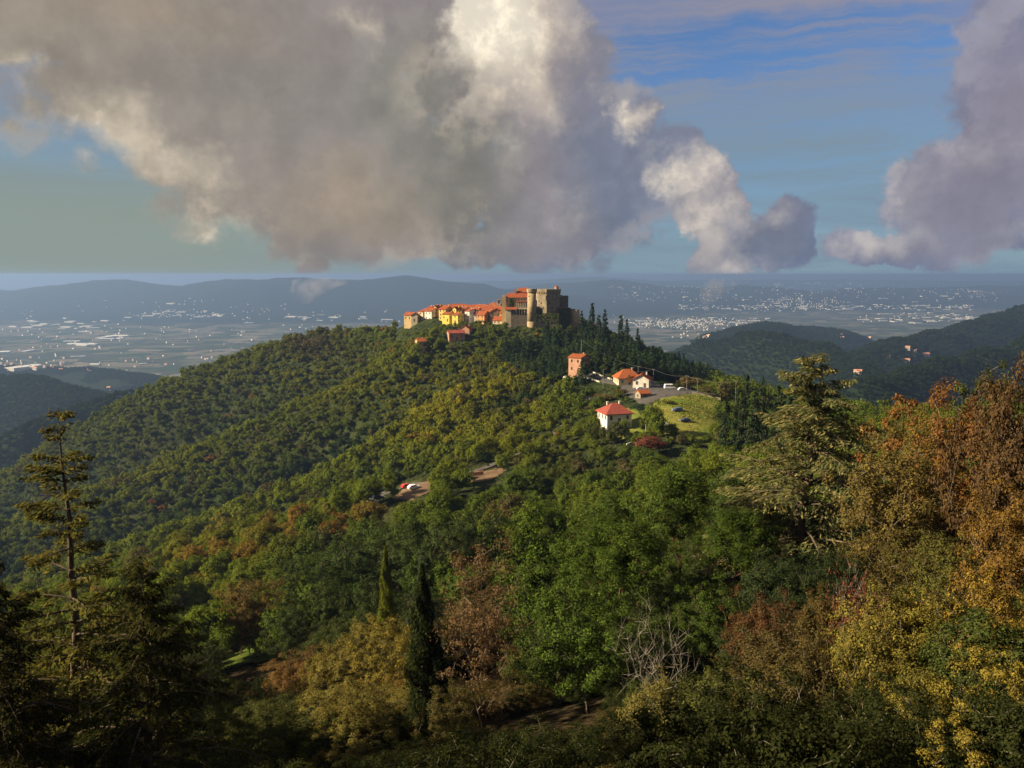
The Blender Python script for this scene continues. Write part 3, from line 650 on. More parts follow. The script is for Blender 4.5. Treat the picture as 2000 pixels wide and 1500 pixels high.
# all the others stand as one wood
def forest_object(name, label, X, Y, Z, S, ROT, IDX, TINT, ALT, protos):
    me = bpy.data.meshes.new(name); me.vertices.add(len(X)); me.vertices.foreach_set('co', np.stack([X, Y, Z], 1).astype(np.float32).ravel())
    def attr(nm, typ, arr, key='value'):
        a = me.attributes.new(nm, typ, 'POINT'); a.data.foreach_set(key, np.asarray(arr).ravel())
    attr('size', 'FLOAT_VECTOR', S.astype(np.float32), 'vector'); attr('turn', 'FLOAT_VECTOR', np.stack([0 * ROT, 0 * ROT, ROT], 1).astype(np.float32), 'vector')
    attr('pick', 'INT', IDX.astype(np.int32)); 
    one = np.ones((len(X), 1))
    attr('tint', 'FLOAT_COLOR', np.concatenate([TINT, one], 1).astype(np.float32), 'color'); attr('tint_alt', 'FLOAT_COLOR', np.concatenate([ALT, one], 1).astype(np.float32), 'color')
    coll = bpy.data.collections.new(name + '_kinds')
    for k, pr in enumerate(protos):
        V = []; ob = bpy.data.objects.new('%s_kind_%02d' % (name, k), pr.crown); coll.objects.link(ob)
    o = link(name, me); tag(o, label, None, None, 'stuff')
    ng = bpy.data.node_groups.new(name, 'GeometryNodeTree'); ng.interface.new_socket('Geometry', in_out='INPUT', socket_type='NodeSocketGeometry'); ng.interface.new_socket('Geometry', in_out='OUTPUT', socket_type='NodeSocketGeometry')
    t = NT(ng); gi = t.n('NodeGroupInput'); go = t.n('NodeGroupOutput'); ip = t.n('GeometryNodeInstanceOnPoints'); ci = t.n('GeometryNodeCollectionInfo')
    ci.inputs['Collection'].default_value = coll; ci.inputs['Separate Children'].default_value = True; ci.inputs['Reset Children'].default_value = True
    def na(nm, typ):
        n_ = t.n('GeometryNodeInputNamedAttribute', data_type=typ); n_.inputs['Name'].default_value = nm; return n_.outputs[0]
    L = ng.links.new
    L(gi.outputs[0], ip.inputs['Points']); L(ci.outputs[0], ip.inputs['Instance']); ip.inputs['Pick Instance'].default_value = True
    L(na('pick', 'INT'), ip.inputs['Instance Index']); L(na('turn', 'FLOAT_VECTOR'), ip.inputs['Rotation']); L(na('size', 'FLOAT_VECTOR'), ip.inputs['Scale']); L(ip.outputs[0], go.inputs[0])
    md = o.modifiers.new('trees', 'NODES'); md.node_group = ng
    return o
rest = ~single & ~conif
S = scale[rest][:, None] * np.stack([np.ones(rest.sum()), np.ones(rest.sum()), rg.uniform(0.85, 1.25, rest.sum())], 1)
dr = dist[rest]; near_r = dr < 330
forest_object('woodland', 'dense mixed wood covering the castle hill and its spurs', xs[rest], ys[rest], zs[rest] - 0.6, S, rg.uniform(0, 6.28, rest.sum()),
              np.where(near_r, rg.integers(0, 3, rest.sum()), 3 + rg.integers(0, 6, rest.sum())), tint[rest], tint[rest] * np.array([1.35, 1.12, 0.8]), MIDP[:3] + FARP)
print('TREES', N, single.sum(), conif.sum(), rest.sum())
# woods on the hills farther off
fx, fy = [], []
for st, r0, r1, al in [(8.0, 1180, 2000, 35), (11.0, 2000, 4300, 34)]:
    a_, b_ = scatter(st, r0, r1, al); fx.append(a_); fy.append(b_)
fx, fy = np.concatenate(fx), np.concatenate(fy); fz = ground(fx, fy)
k = (fz > PLAIN + 40) & ((fbm(fx / 220, fy / 220, 3, 9) > 0.36) | (fz > -300)); 
fx, fy, fz = fx[k], fy[k], fz[k]; vis = np.ones(len(fx), bool)
for f in np.linspace(0.2, 0.97, 30): vis &= (fz + 20) > (ground(fx * f, fy * f) - 10) / f
fx, fy, fz = fx[vis], fy[vis], fz[vis]; n = len(fx)
ft = cD * 0.55 + (cA - cD) * (rg.random((n, 1)) * 0.35); s = rg.uniform(0.8, 1.6, n) * np.where(np.hypot(fx, fy) > 2000, 1.3, 1)  # leaf tints lowered to carry the shade over these hills
forest_object('far_woodland', 'dark woods on the low hills of the valley', fx, fy, fz - 1.0, np.stack([s, s, s * 0.9], 1), rg.uniform(0, 6.28, n), rg.integers(0, 6, n), ft, ft * np.array([1.3, 1.15, 0.9]), FARP)
print('FAR', n)

# ------------------------------------------------------------------ building materials
WALLM = {k: wear(k, tuple(q * 0.76 for q in c), 0.22, 0.5, bump=0.15) for k, c in {
    'cream_plaster': (0.62, 0.52, 0.36), 'white_plaster': (0.74, 0.70, 0.62), 'yellow_plaster': (0.68, 0.50, 0.14), 'bright_yellow_plaster': (0.76, 0.60, 0.13),
    'orange_plaster': (0.55, 0.28, 0.11), 'pink_plaster': (0.50, 0.28, 0.19), 'brown_stone': (0.24, 0.17, 0.11), 'grey_stone': (0.30, 0.26, 0.20), 'ochre_plaster': (0.55, 0.40, 0.20)}.items()}
M_STONE = wear('castle_stone', (0.215, 0.172, 0.118), 0.38, 0.32, bump=0.5); M_STONE2 = wear('tower_stone', (0.30, 0.225, 0.132), 0.30, 0.4, bump=0.5)
M_DARKST = wear('old_wall_stone', (0.15, 0.122, 0.09), 0.35, 0.4, bump=0.5)
def tile_mat(name, c1, c2):
    def bld(t, b):
        pos = t.n('ShaderNodeTexCoord').outputs['Object']
        n_ = t.noise(pos, 0.9, 5, 0.7); n3 = t.noise(pos, 6.0, 3, 0.6)
        c = t.mix(t.rng(n_, 0.3, 0.7), c1, c2); c = t.mix(t.rng(n3, 0.55, 0.75, 0, 0.5), c, tuple(q * 0.5 for q in c1))
        t.put(b.inputs['Base Color'], c)
        wv = t.n('ShaderNodeTexWave', wave_type='BANDS', bands_direction='X'); wv.inputs['Scale'].default_value = 1.6; t.put(wv.inputs['Vector'], pos)
        bp = t.n('ShaderNodeBump'); bp.inputs['Strength'].default_value = 0.6; bp.inputs['Distance'].default_value = 0.12
        t.put(bp.inputs['Height'], wv.outputs['Fac']); t.put(b.inputs['Normal'], bp.outputs[0])
    return bsdf_mat(name, None, 0.9, bld, 0.1)
M_TILE = tile_mat('red_tiles', (0.20, 0.045, 0.018), (0.31, 0.090, 0.036)); M_TILE2 = tile_mat('orange_tiles', (0.22, 0.058, 0.020), (0.31, 0.095, 0.036)); M_TILE3 = tile_mat('rose_tiles', (0.20, 0.045, 0.033), (0.27, 0.073, 0.054))
M_DARKW = bsdf_mat('dark_window', (0.03, 0.028, 0.025), 0.3, spec=0.5); M_SHUT = bsdf_mat('brown_shutter', (0.10, 0.06, 0.035), 0.8); M_GSHUT = bsdf_mat('green_shutter', (0.035, 0.07, 0.04), 0.8)
M_WHITE = wear('white_paint', (0.60, 0.58, 0.54), 0.15, 0.8, 0.7); M_TRIM = wear('stone_trim', (0.50, 0.42, 0.32), 0.2, 0.8)
M_WOOD = bark('grey_wood', (0.09, 0.075, 0.06), (0.20, 0.17, 0.14)); M_IRON = bsdf_mat('grey_metal', (0.22, 0.22, 0.21), 0.5, spec=0.5); M_WIRE = bsdf_mat('wire', (0.10, 0.10, 0.10), 0.6)

class MB:
    """collects solids; build() makes them one mesh object"""
    def __init__(s): s.V, s.F = [], []
    def poly(s, vs, fs):
        k = len(s.V); s.V += [tuple(q) for q in vs]; s.F += [tuple(k + i for i in f) for f in fs]; return s
    def box(s, c, d, rz=0.0):
        hx, hy, hz_ = d[0] / 2, d[1] / 2, d[2] / 2; ca, sa = math.cos(rz), math.sin(rz); v = []
        for z in (-hz_, hz_):
            for x, y in ((-hx, -hy), (hx, -hy), (hx, hy), (-hx, hy)): v.append((c[0] + x * ca - y * sa, c[1] + x * sa + y * ca, c[2] + z))
        return s.poly(v, [(3, 2, 1, 0), (4, 5, 6, 7), (0, 1, 5, 4), (1, 2, 6, 5), (2, 3, 7, 6), (3, 0, 4, 7)])
    def prism(s, pts, z0, z1, k=1.0, ctr=(0, 0)):
        """upright prism over an outline; k widens the top about ctr"""
        n = len(pts); top = [(ctr[0] + (x - ctr[0]) * k, ctr[1] + (y - ctr[1]) * k) for x, y in pts]
        v = [(x, y, z0) for x, y in pts] + [(x, y, z1) for x, y in top]
        return s.poly(v, [tuple(range(n))[::-1], tuple(range(n, 2 * n))] + [(i, (i + 1) % n, n + (i + 1) % n, n + i) for i in range(n)])
    def ring(s, cx_, cy_, r0, r1, z0, z1, n=20):
        return s.prism([(cx_ + r0 * math.cos(2 * math.pi * i / n), cy_ + r0 * math.sin(2 * math.pi * i / n)) for i in range(n)], z0, z1, r1 / r0, (cx_, cy_))
    def slabroof(s, w, d, z, h, over=0.5, th=0.28, hip=0.0):
        """ridge along x; hip pulls the ridge ends in"""
        W_, D_ = w / 2 + over, d / 2 + over; zl = z - over * h / (d / 2) ; a = max(0.0, W_ - hip)
        b = [(-W_, -D_, zl), (W_, -D_, zl), (W_, D_, zl), (-W_, D_, zl), (-a, 0, z + h), (a, 0, z + h)]
        t = [(x, y, q + th) for x, y, q in b]
        f = [(0, 1, 5, 4), (1, 2, 5), (2, 3, 4, 5), (3, 0, 4)]
        return s.poly(b + t, [tuple(i for i in q[::-1]) for q in f] + [tuple(i + 6 for i in q) for q in f] + [(0, 1, 7, 6), (1, 2, 8, 7), (2, 3, 9, 8), (3, 0, 6, 9)]) if hip > 0 else \
            s.poly(b + t, [(0, 4, 5, 1), (2, 5, 4, 3), (6, 7, 11, 10), (8, 9, 10, 11), (0, 1, 7, 6), (2, 3, 9, 8), (1, 5, 11, 7), (5, 2, 8, 11), (3, 4, 10, 9), (4, 0, 6, 10)])
    def tube(s, p0, p1, r0, r1, n=8):
        V, F_ = tubes([p0], [p1], [r0], [r1], n); k = len(s.V)
        s.V += [tuple(q) for q in V]; s.F += [tuple(int(i) + k for i in f) for f in F_]
        s.F += [tuple(k + i for i in range(n))[::-1], tuple(k + n + i for i in range(n))]; return s
    def build(s, name, mat, parent=None, smooth=False):
        me = bpy.data.meshes.new(name); me.from_pydata(s.V, [], s.F); me.update(); me.materials.append(mat)
        bm = bmesh.new(); bm.from_mesh(me); bmesh.ops.recalc_face_normals(bm, faces=bm.faces); bm.to_mesh(me); bm.free()
        if smooth: me.polygons.foreach_set('use_smooth', np.ones(len(me.polygons), bool))
        return link(name, me, parent)
_win = {}
def window(parent, x, y, z, rz, w=1.0, h=1.5, mat=None, sill=False):
    mat = mat or M_DARKW; key = (w, h, mat.name)
    if key not in _win:
        me = MB().box((0, 0, 0), (w, 0.16, h)).build('window', mat); _win[key] = me.data; bpy.data.objects.remove(me)
    o = link('window', _win[key], parent); o.location = (x, y, z); o.rotation_euler = (0, 0, rz)
    if sill:
        k2 = ('frame', w, h)
        if k2 not in _win:
            m2 = MB().box((0, -0.03, -h / 2 - 0.08), (w + 0.3, 0.3, 0.12)).box((0, -0.02, h / 2 + 0.06), (w + 0.2, 0.2, 0.12)).box((-w / 2 - 0.05, -0.02, 0), (0.1, 0.2, h)).box((w / 2 + 0.05, -0.02, 0), (0.1, 0.2, h)).build('frame', M_TRIM)
            _win[k2] = m2.data; bpy.data.objects.remove(m2)
        link('frame', _win[k2], o)
    return o
def house(name, label, px0, px1, ridge_y, eave_y, base_y, Y, rot=0.0, axis='x', wall='cream_plaster', tile=None, depth=9.0, hip=0.0, over=0.45, sh=None, cat='house', group=None, chim=1, win=True, found=7.0, door=True):
    c = W((px0 + px1) / 2, base_y, Y); m = Y / FPX / math.cos(math.atan2(c.x, Y))
    w = max(3.0, (px1 - px0) * m); h = max(2.4, W(px0, eave_y, Y).z - c.z); rh = max(0.5, W(px0, ridge_y, Y).z - W(px0, eave_y, Y).z)
    if axis == 'x': rh = max(rh, depth * 0.14)
    o = empty(name, (c.x, c.y + depth / 2, c.z), R(rot)); tag(o, label, cat, group)
    m_ = MB(); m_.box((0, 0, (h - found) / 2), (w, depth, h + found))
    if not hip:
        if axis == 'x': m_.poly([(-w / 2, -depth / 2, h), (-w / 2, depth / 2, h), (-w / 2, 0, h + rh), (w / 2, -depth / 2, h), (w / 2, depth / 2, h), (w / 2, 0, h + rh)], [(0, 1, 2), (5, 4, 3), (0, 2, 5, 3), (1, 4, 5, 2), (0, 3, 4, 1)])
        else: m_.poly([(-w / 2, -depth / 2, h), (w / 2, -depth / 2, h), (0, -depth / 2, h + rh), (-w / 2, depth / 2, h), (w / 2, depth / 2, h), (0, depth / 2, h + rh)], [(0, 1, 2), (5, 4, 3), (0, 2, 5, 3), (1, 4, 5, 2), (0, 3, 4, 1)])
    m_.build('wall', WALLM[wall], o)
    rm = MB()
    if axis == 'x': rm.slabroof(w, depth, h + 0.02, rh, over, hip=hip)
    else: rm.slabroof(depth, w, h + 0.02, rh, over, hip=hip)
    rf = rm.build('roof', tile or M_TILE, o)
    if axis == 'y': rf.rotation_euler = (0, 0, R(90))
    for k in range(chim):
        cx_ = w * (0.25 - 0.5 * (k % 2)); cm = MB().box((cx_, depth * 0.12, h + rh * 0.9 + 0.3), (0.6, 0.6, 1.2)).box((cx_, depth * 0.12, h + rh * 0.9 + 0.95), (0.8, 0.8, 0.14)).build('chimney', WALLM[wall], rf)
        if axis == 'y': cm.rotation_euler = (0, 0, R(-90))
    if win:
        rows = max(1, int(h / 2.9)); sm = sh or M_DARKW
        for face, L, ang_, off in (('f', w, 0, -depth / 2), ('l', depth, -math.pi / 2, -w / 2), ('r', depth, math.pi / 2, -w / 2)):
            n = max(1, int(L / 3.1))
            for r_ in range(rows):
                for k in range(n):
                    u = (k + 0.5) / n * L - L / 2; z = (r_ + 0.58) * h / rows
                    if door and face == 'f' and r_ == 0 and k == n // 2:
                        z = 1.1; q = window(o, u, off + 0.02, z, 0, 1.1, 2.2, M_SHUT); q.name = 'door'; continue
                    x, y = (u, off + 0.02) if face == 'f' else ((-w / 2 + 0.02, -u) if face == 'l' else (w / 2 - 0.02, u))
                    window(o, x, y, z, ang_, 0.95, min(1.5, h / rows * 0.55), sm, sill=(m * 1.3 < 0.32))
    return o

# ------------------------------------------------------------------ the castle
CO = W(1060, 634, 600); CM = 600 / FPX
def C_(px, py, dy=0.0):
    q = W(px, py, 600 + dy); return (q.x - CO.x, q.y - CO.y, q.z - CO.z)
castle = empty('castle', CO); tag(castle, 'grey stone castle with polygonal keep and round tower on the hilltop', 'castle')
# round tower
rx_, ry_, _ = C_(1038.5, 600, -5.5); zb, zt = C_(1038, 640)[2], C_(1038, 572)[2]; zc_ = C_(1038, 563.5)[2]
MB().ring(rx_, ry_, 3.7, 3.2, zb - 6, zb + 5, 28).ring(rx_, ry_, 3.2, 3.15, zb + 5, zt, 28).build('round_tower', M_STONE2, castle, True)
rp = MB().ring(rx_, ry_, 3.2, 3.85, zt, zt + 1.0, 28).ring(rx_, ry_, 3.85, 3.85, zt + 1.0, zc_ - 0.1, 28).build('tower_parapet', M_STONE2, castle)
for k in range(14):
    a = 2 * math.pi * k / 14; window(rp, rx_ + 3.86 * math.cos(a), ry_ + 3.86 * math.sin(a), zc_ - 0.9, a + math.pi / 2, 0.45, 0.7).name = 'arrow_slit'
for k, (a, pz) in enumerate([(-2.3, 578), (-1.9, 611), (-1.2, 590)]): window(castle, rx_ + 3.18 * math.cos(a), ry_ + 3.18 * math.sin(a), C_(1038, pz)[2], a + math.pi / 2, 0.7, 1.1)
# polygonal keep
kx, ky, _ = C_(1070, 600, 8.5); kr = 9.6; a0_ = R(-90 + 14 + 22.5)
oct_ = [(kx + kr * math.cos(a0_ + k * math.pi / 4), ky + kr * math.sin(a0_ + k * math.pi / 4)) for k in range(8)]
ktop = C_(1070, 564.5, 8.5)[2]; kcor = C_(1070, 572, 8.5)[2]; kbase = C_(1070, 640, 0)[2] - 6
MB().prism(oct_, kbase, kbase + 13, 0.95, (kx, ky)).prism([(kx + (x - kx) * 0.95, ky + (y - ky) * 0.95) for x, y in oct_], kbase + 13, kcor, 1.0).build('keep', M_STONE, castle)
par = MB().prism([(kx + (x - kx) * 0.95, ky + (y - ky) * 0.95) for x, y in oct_], kcor, kcor + 1.0, 1.07, (kx, ky)).prism([(kx + (x - kx) * 1.0165, ky + (y - ky) * 1.0165) for x, y in oct_], kcor + 1.0, ktop, 1.0).build('keep_parapet', M_STONE, castle)
for k in range(8):
    A, B = Vector(oct_[k]), Vector(oct_[(k + 1) % 8]); nrm = ((A + B) / 2 - Vector((kx, ky))).normalized(); an = math.atan2(nrm.y, nrm.x) + math.pi / 2
    for j in range(5):
        q = A.lerp(B, (j + 0.5) / 5) * 1.0; q = Vector((kx, ky)) + (q - Vector((kx, ky))) * 1.018
        MB().box((0, 0, 0), (0.5, 0.35, 1.0)).build('corbel', M_STONE2, par).location = (*(Vector((kx, ky)) + (q - Vector((kx, ky))) * 0.985), kcor + 0.2); par.children[-1].rotation_euler = (0, 0, an)
    for fz, pz in ((0.35, 592), (0.62, 601)):
        q = Vector((kx, ky)) + (A.lerp(B, fz) - Vector((kx, ky))) * 0.952; window(castle, q.x, q.y, C_(1060, pz, 4)[2], an, 0.9, 1.5)
tx, ty, tz = C_(1087, 565.5, 11); tu = MB().ring(tx, ty, 1.5, 1.5, tz - 1.5, tz + 2.0, 12).build('turret', M_STONE2, castle)
MB().ring(tx, ty, 1.8, 0.5, tz + 2.0, tz + 3.0, 12).build('turret_roof', M_TILE, tu)
# palace to the left of the round tower
def cbox(nm, px0, px1, py0, py1, dy, dep, mat, par_=None, down=0.0):
    a, b = C_(px0, py1, dy), C_(px1, py0, dy); zt_ = C_((px0 + px1) / 2, py0, dy)[2]; zb_ = C_((px0 + px1) / 2, py1, dy)[2] - down
    x0, x1 = C_(px0, (py0 + py1) / 2, dy)[0], C_(px1, (py0 + py1) / 2, dy)[0]
    return MB().box(((x0 + x1) / 2, a[1] + dep / 2, (zt_ + zb_) / 2), (x1 - x0, dep, zt_ - zb_)).build(nm, mat, par_ or castle)
pw = cbox('palace_wall', 987, 1034, 581, 618, 6, 14, WALLM['cream_plaster'], down=8)
cbox('stair_tower', 980.5, 988, 578, 618, 5, 7, WALLM['ochre_plaster'], down=8)
def croof(nm, px0, px1, pyr, pye, dy, dep, mat, hip=3.0):
    x0, x1 = C_(px0, pye, dy)[0], C_(px1, pye, dy)[0]; ze, zr = C_(1000, pye, dy)[2], C_(1000, pyr, dy + dep / 2)[2]
    o = MB().slabroof(x1 - x0, dep, 0, zr - ze, 0.5, hip=hip).build(nm, mat, castle); o.location = ((x0 + x1) / 2, C_(px0, pye, dy)[1] + dep / 2, ze); return o
croof('roof', 987, 1034, 572.5, 581, 6, 14, M_TILE)
cbox('upper_storey', 1010, 1034, 570, 578, 13, 10, WALLM['ochre_plaster'])
ur = croof('upper_roof', 1009, 1036, 562.5, 570.5, 13, 10, M_TILE2, 2.5)
cbox('chimney', 1004.5, 1007.5, 563.5, 574, 12, 1.5, WALLM['pink_plaster']); cbox('chimney', 983, 986, 575, 580, 8, 1.4, WALLM['pink_plaster'])
cbox('ivy_panel', 994.5, 1004, 582.5, 599, 5.7, 0.5, bsdf_mat('ivy_green', (0.035, 0.055, 0.018), 1.0))
for k, px in enumerate((990.5, 1007.5, 1013, 1019, 1025)): window(pw, C_(px, 588, 6)[0], C_(px, 588, 6)[1] + 0.02, C_(px, 587, 6)[2], 0, 1.0, 1.6, M_SHUT)
# loggia: a floor on slender columns above an arcade, in front of the palace
lg = cbox('loggia_back', 1008, 1031, 589, 618, 2.5, 3.0, M_DARKST, down=8)
cbox('loggia_slab', 1007, 1031, 588, 590, -0.5, 3.2, M_TILE, None); cbox('loggia_floor', 1007, 1031, 602, 604, -0.6, 3.3, M_TRIM)
for k in range(7): cbox('column', 1009 + k * 3.4, 1010.2 + k * 3.4, 590, 602, -0.3, 0.45, M_TRIM)
for k in range(5): cbox('pier', 1008 + k * 5.2, 1009.8 + k * 5.2, 604, 618, -0.3, 0.8, M_TRIM)
cbox('side_house', 988, 998, 604, 626, -3, 8, WALLM['cream_plaster'], down=6); croof('side_roof', 987, 1008, 600.5, 604.5, -3, 8, M_TILE, 0.0)
cbox('side_front', 998, 1007, 605, 616, -2.4, 6, WALLM['grey_stone'], down=6)
for k in range(2): window(castle, C_(1001 + 4 * k, 610, -2.4)[0], C_(1001, 610, -2.4)[1], C_(1001, 610, -2.4)[2], 0, 1.0, 2.2)
cbox('retaining_wall', 998, 1034, 616, 634, -3.4, 9, M_DARKST, down=9)
# right wing, bastion and outwork
cbox('right_wing', 1089, 1110, 577.5, 603, 12, 10, M_DARKST, down=12); cbox('wing_gable', 1091, 1097, 576, 580, 11.6, 1.0, WALLM['pink_plaster'])
cbox('bastion', 1088, 1114, 602, 630, 0, 16, M_DARKST, down=10)
bx, by, bz = C_(1123, 605, 6); MB().ring(bx, by, 4.3, 3.4, bz - 22, bz, 20).build('round_bastion', M_STONE2, castle, True); cbox('bastion_wall', 1110, 1123, 603.5, 630, 5, 3, M_DARKST, down=10)
cbox('outer_wall', 1044, 1092, 622, 630, -7, 1.2, M_STONE, down=12)
# ivy and scrub growing on the castle walls
def ivy(px0, px1, py0, py1, dy, n, seed, parent, thick=1.2, leaf=0.8, nm='ivy'):
    r_ = RG(seed); P_ = np.array([C_(r_.uniform(px0, px1), r_.uniform(py0, py1), dy - r_.random() ** 2 * thick) for _ in range(n)])
    V, F_ = kites(P_, unit(np.array([[-0.3, -1, 0.5]]) + r_.normal(0, 0.5, (n, 3))), leaf, r_)
    o = link(nm, npmesh(nm, V, F_, M_LEAF), parent); o['tint'] = (0.055, 0.075, 0.02); o['tint_alt'] = (0.10, 0.105, 0.025); return o
ivy(1088, 1115, 601.5, 640, -0.2, 1300, 3, castle); ivy(994, 1004.5, 582, 600, 5.4, 260, 4, castle, 0.4, 0.6); ivy(1047, 1060, 604, 624, -3.0, 420, 5, castle, 4); ivy(1044, 1092, 612, 632, -4.0, 1500, 6, castle, 5, 0.9)

# ------------------------------------------------------------------ the village along the ridge
T2 = M_TILE2; BS = M_SHUT; GS = M_GSHUT
V_ = [
 (791, 823, 610.5, 616, 628, 680, 10, 'x', 'ochre_plaster', None, 'low beige house at the end of the village'),
 (824, 836, 605, 609, 624, 672, 25, 'x', 'cream_plaster', None, 'narrow cream house leaning against a bigger white house'),
 (834, 851, 602.5, 608, 626, 668, 18, 'x', 'white_plaster', BS, 'white two storey house beside the orange gabled house'),
 (848, 862, 597, 602.5, 627, 672, 20, 'y', 'orange_plaster', BS, 'tall orange gabled house left of the yellow house'),
 (850, 884, 596.5, 603, 615, 690, 5, 'x', 'cream_plaster', None, 'long red roofed house behind the yellow house'),
 (862.5, 878, 599, 604.5, 626, 660, 15, 'x', 'yellow_plaster', BS, 'big yellow house with brown shutters in the village'),
 (868, 884, 611.5, 614, 628, 650, 12, 'x', 'bright_yellow_plaster', None, 'low pale yellow house in front of the big yellow house'),
 (880, 910, 594.5, 602, 616, 684, -4, 'x', 'orange_plaster', BS, 'long orange house under the highest red roof'),
 (888, 897, 600, 604, 618, 660, 18, 'y', 'bright_yellow_plaster', BS, 'slim yellow gabled house between two orange walls'),
 (889, 902, 612, 615.5, 631, 640, 15, 'x', 'bright_yellow_plaster', BS, 'small bright yellow house standing in front of the village'),
 (901, 916, 605, 611, 628, 648, -12, 'y', 'brown_stone', None, 'dark brown stone house in shade beside the small yellow house'),
 (897, 913, 600, 605, 614, 668, 8, 'x', 'white_plaster', None, 'white upper house above the dark brown stone house'),
 (908, 930, 596, 602, 614, 676, -6, 'x', 'cream_plaster', BS, 'cream house with wide red roof on the ridge'),
 (915, 926, 604, 608, 629, 645, 22, 'x', 'white_plaster', BS, 'tall narrow white house with bright end wall'),
 (922, 938, 602, 609, 629, 650, 14, 'x', 'cream_plaster', BS, 'cream house with steep red roof next to the tall white one'),
 (930, 951, 595.5, 603, 612, 664, 10, 'x', 'ochre_plaster', BS, 'ochre house under a broad orange red roof'),
 (935, 953, 608, 615, 638, 632, 18, 'x', 'orange_plaster', BS, 'orange brick house low in front with three storeys'),
 (943, 972, 598, 605.5, 616, 650, 4, 'x', 'cream_plaster', BS, 'long cream house with wide roof below the church'),
 (952, 962, 606, 612, 630, 640, 24, 'x', 'white_plaster', BS, 'bright white house end beside the dark gabled house'),
 (957, 980, 603.5, 611, 628, 632, -10, 'y', 'brown_stone', None, 'dark brown gabled stone house below the castle palace'),
 (967, 989, 598.5, 605, 618, 645, 8, 'x', 'ochre_plaster', BS, 'ochre house against the castle stair tower'),
 (958, 976, 592.5, 597, 606, 662, 6, 'x', 'cream_plaster', None, 'cream house with small roof behind the church tower'),
 (966, 999, 619, 626, 642, 612, 6, 'x', 'cream_plaster', BS, 'cream house with rose roof below the castle wall'),
 (838, 848, 598.5, 602, 612, 684, 12, 'x', 'white_plaster', None, 'small white house behind the white two storey house'),
 (873, 889, 606, 610, 620, 664, 14, 'x', 'orange_plaster', BS, 'orange house between the two yellow houses'),
 (927, 938, 611, 615, 632, 636, -8, 'y', 'white_plaster', BS, 'small white gabled house beside the orange brick house'),
 (980, 992, 607, 612, 628, 622, 10, 'x', 'orange_plaster', BS, 'narrow orange house tucked under the castle side house'),
 (804, 816, 612, 616, 628, 668, -10, 'y', 'cream_plaster', None, 'small cream gabled house near the village end'),
]
for k, (x0, x1, yr, ye, yb, Y, rot, ax, wl, shm, lb) in enumerate(V_):
    house('village_house', lb, x0, x1, yr, ye, yb, Y, -rot - 14, ax, wl, M_TILE if k % 3 else T2, depth=8.5 + (k * 7 % 4), sh=shm, group='houses of the hilltop village', chim=1 + k % 2, found=6)
q = W(974, 603, 655); ct = empty('bell_tower', q); tag(ct, 'small pale bell tower above the village roofs', 'bell tower')
MB().box((0, 0, 1.5), (3.2, 3.2, 11)).build('shaft', WALLM['cream_plaster'], ct); MB().prism([(-1.9, -1.9), (1.9, -1.9), (1.9, 1.9), (-1.9, 1.9)], 7.0, 8.6, 0.15).build('roof', M_DARKST, ct)
for a in range(4): window(ct, 1.58 * math.sin(a * math.pi / 2), -1.58 * math.cos(a * math.pi / 2), 5.4, a * math.pi / 2, 1.2, 2.0).name = 'belfry_opening'
house('farmhouse', 'long red farmhouse among trees below the village', 874, 905, 646, 651, 664, 578, 14, 'x', 'pink_plaster', M_TILE3, 9, sh=BS, found=8)
house('farmhouse', 'pink gabled house joined above the long red farmhouse', 900, 920, 636, 643, 656, 590, -14, 'y', 'pink_plaster', M_TILE2, 9, sh=M_DARKW, found=8)
house('farmhouse', 'small orange roofed house alone among trees below the village', 812, 830, 661.5, 667, 676, 570, 24, 'x', 'ochre_plaster', M_TILE2, 7, sh=BS, found=8)
house('farmhouse', 'tiny cream cottage half hidden by trees below the yellow houses', 849, 856, 651, 654, 660, 600, 20, 'y', 'cream_plaster', M_TILE3, 5, found=6, chim=0)

# ------------------------------------------------------------------ the houses on the saddle
house('white_house', 'white house with rose hipped roof on the slope', 1177, 1229, 792, 807, 828, 302, 16, 'x', 'white_plaster', M_TILE3, 9.5, hip=4.8, over=0.8, sh=M_DARKW, found=6, chim=2)
PK = house('pink_house', 'tall pink house with flat terracotta rim beside the road', 1119, 1147, 696, 699, 729, 418, -34, 'x', 'pink_plaster', M_TILE2, 10, sh=M_DARKW, found=5, chim=1)
house('orange_roof_house', 'cream house with orange hipped roof behind trees', 1205, 1250, 724, 738, 754, 392, 8, 'x', 'cream_plaster', M_TILE2, 10, hip=4.5, over=0.7, sh=M_DARKW, found=5)
house('garage_house', 'white gabled house with dark roof side beside the car park', 1241, 1272, 732, 741, 757, 380, -18, 'y', 'white_plaster', M_TILE2, 8, over=0.7, sh=M_DARKW, found=5)
house('stone_shed', 'small stone shed with orange roof by the field', 1246, 1268, 765, 771, 780, 350, 20, 'x', 'grey_stone', M_TILE2, 5, sh=M_DARKW, found=4, chim=0, over=0.3)

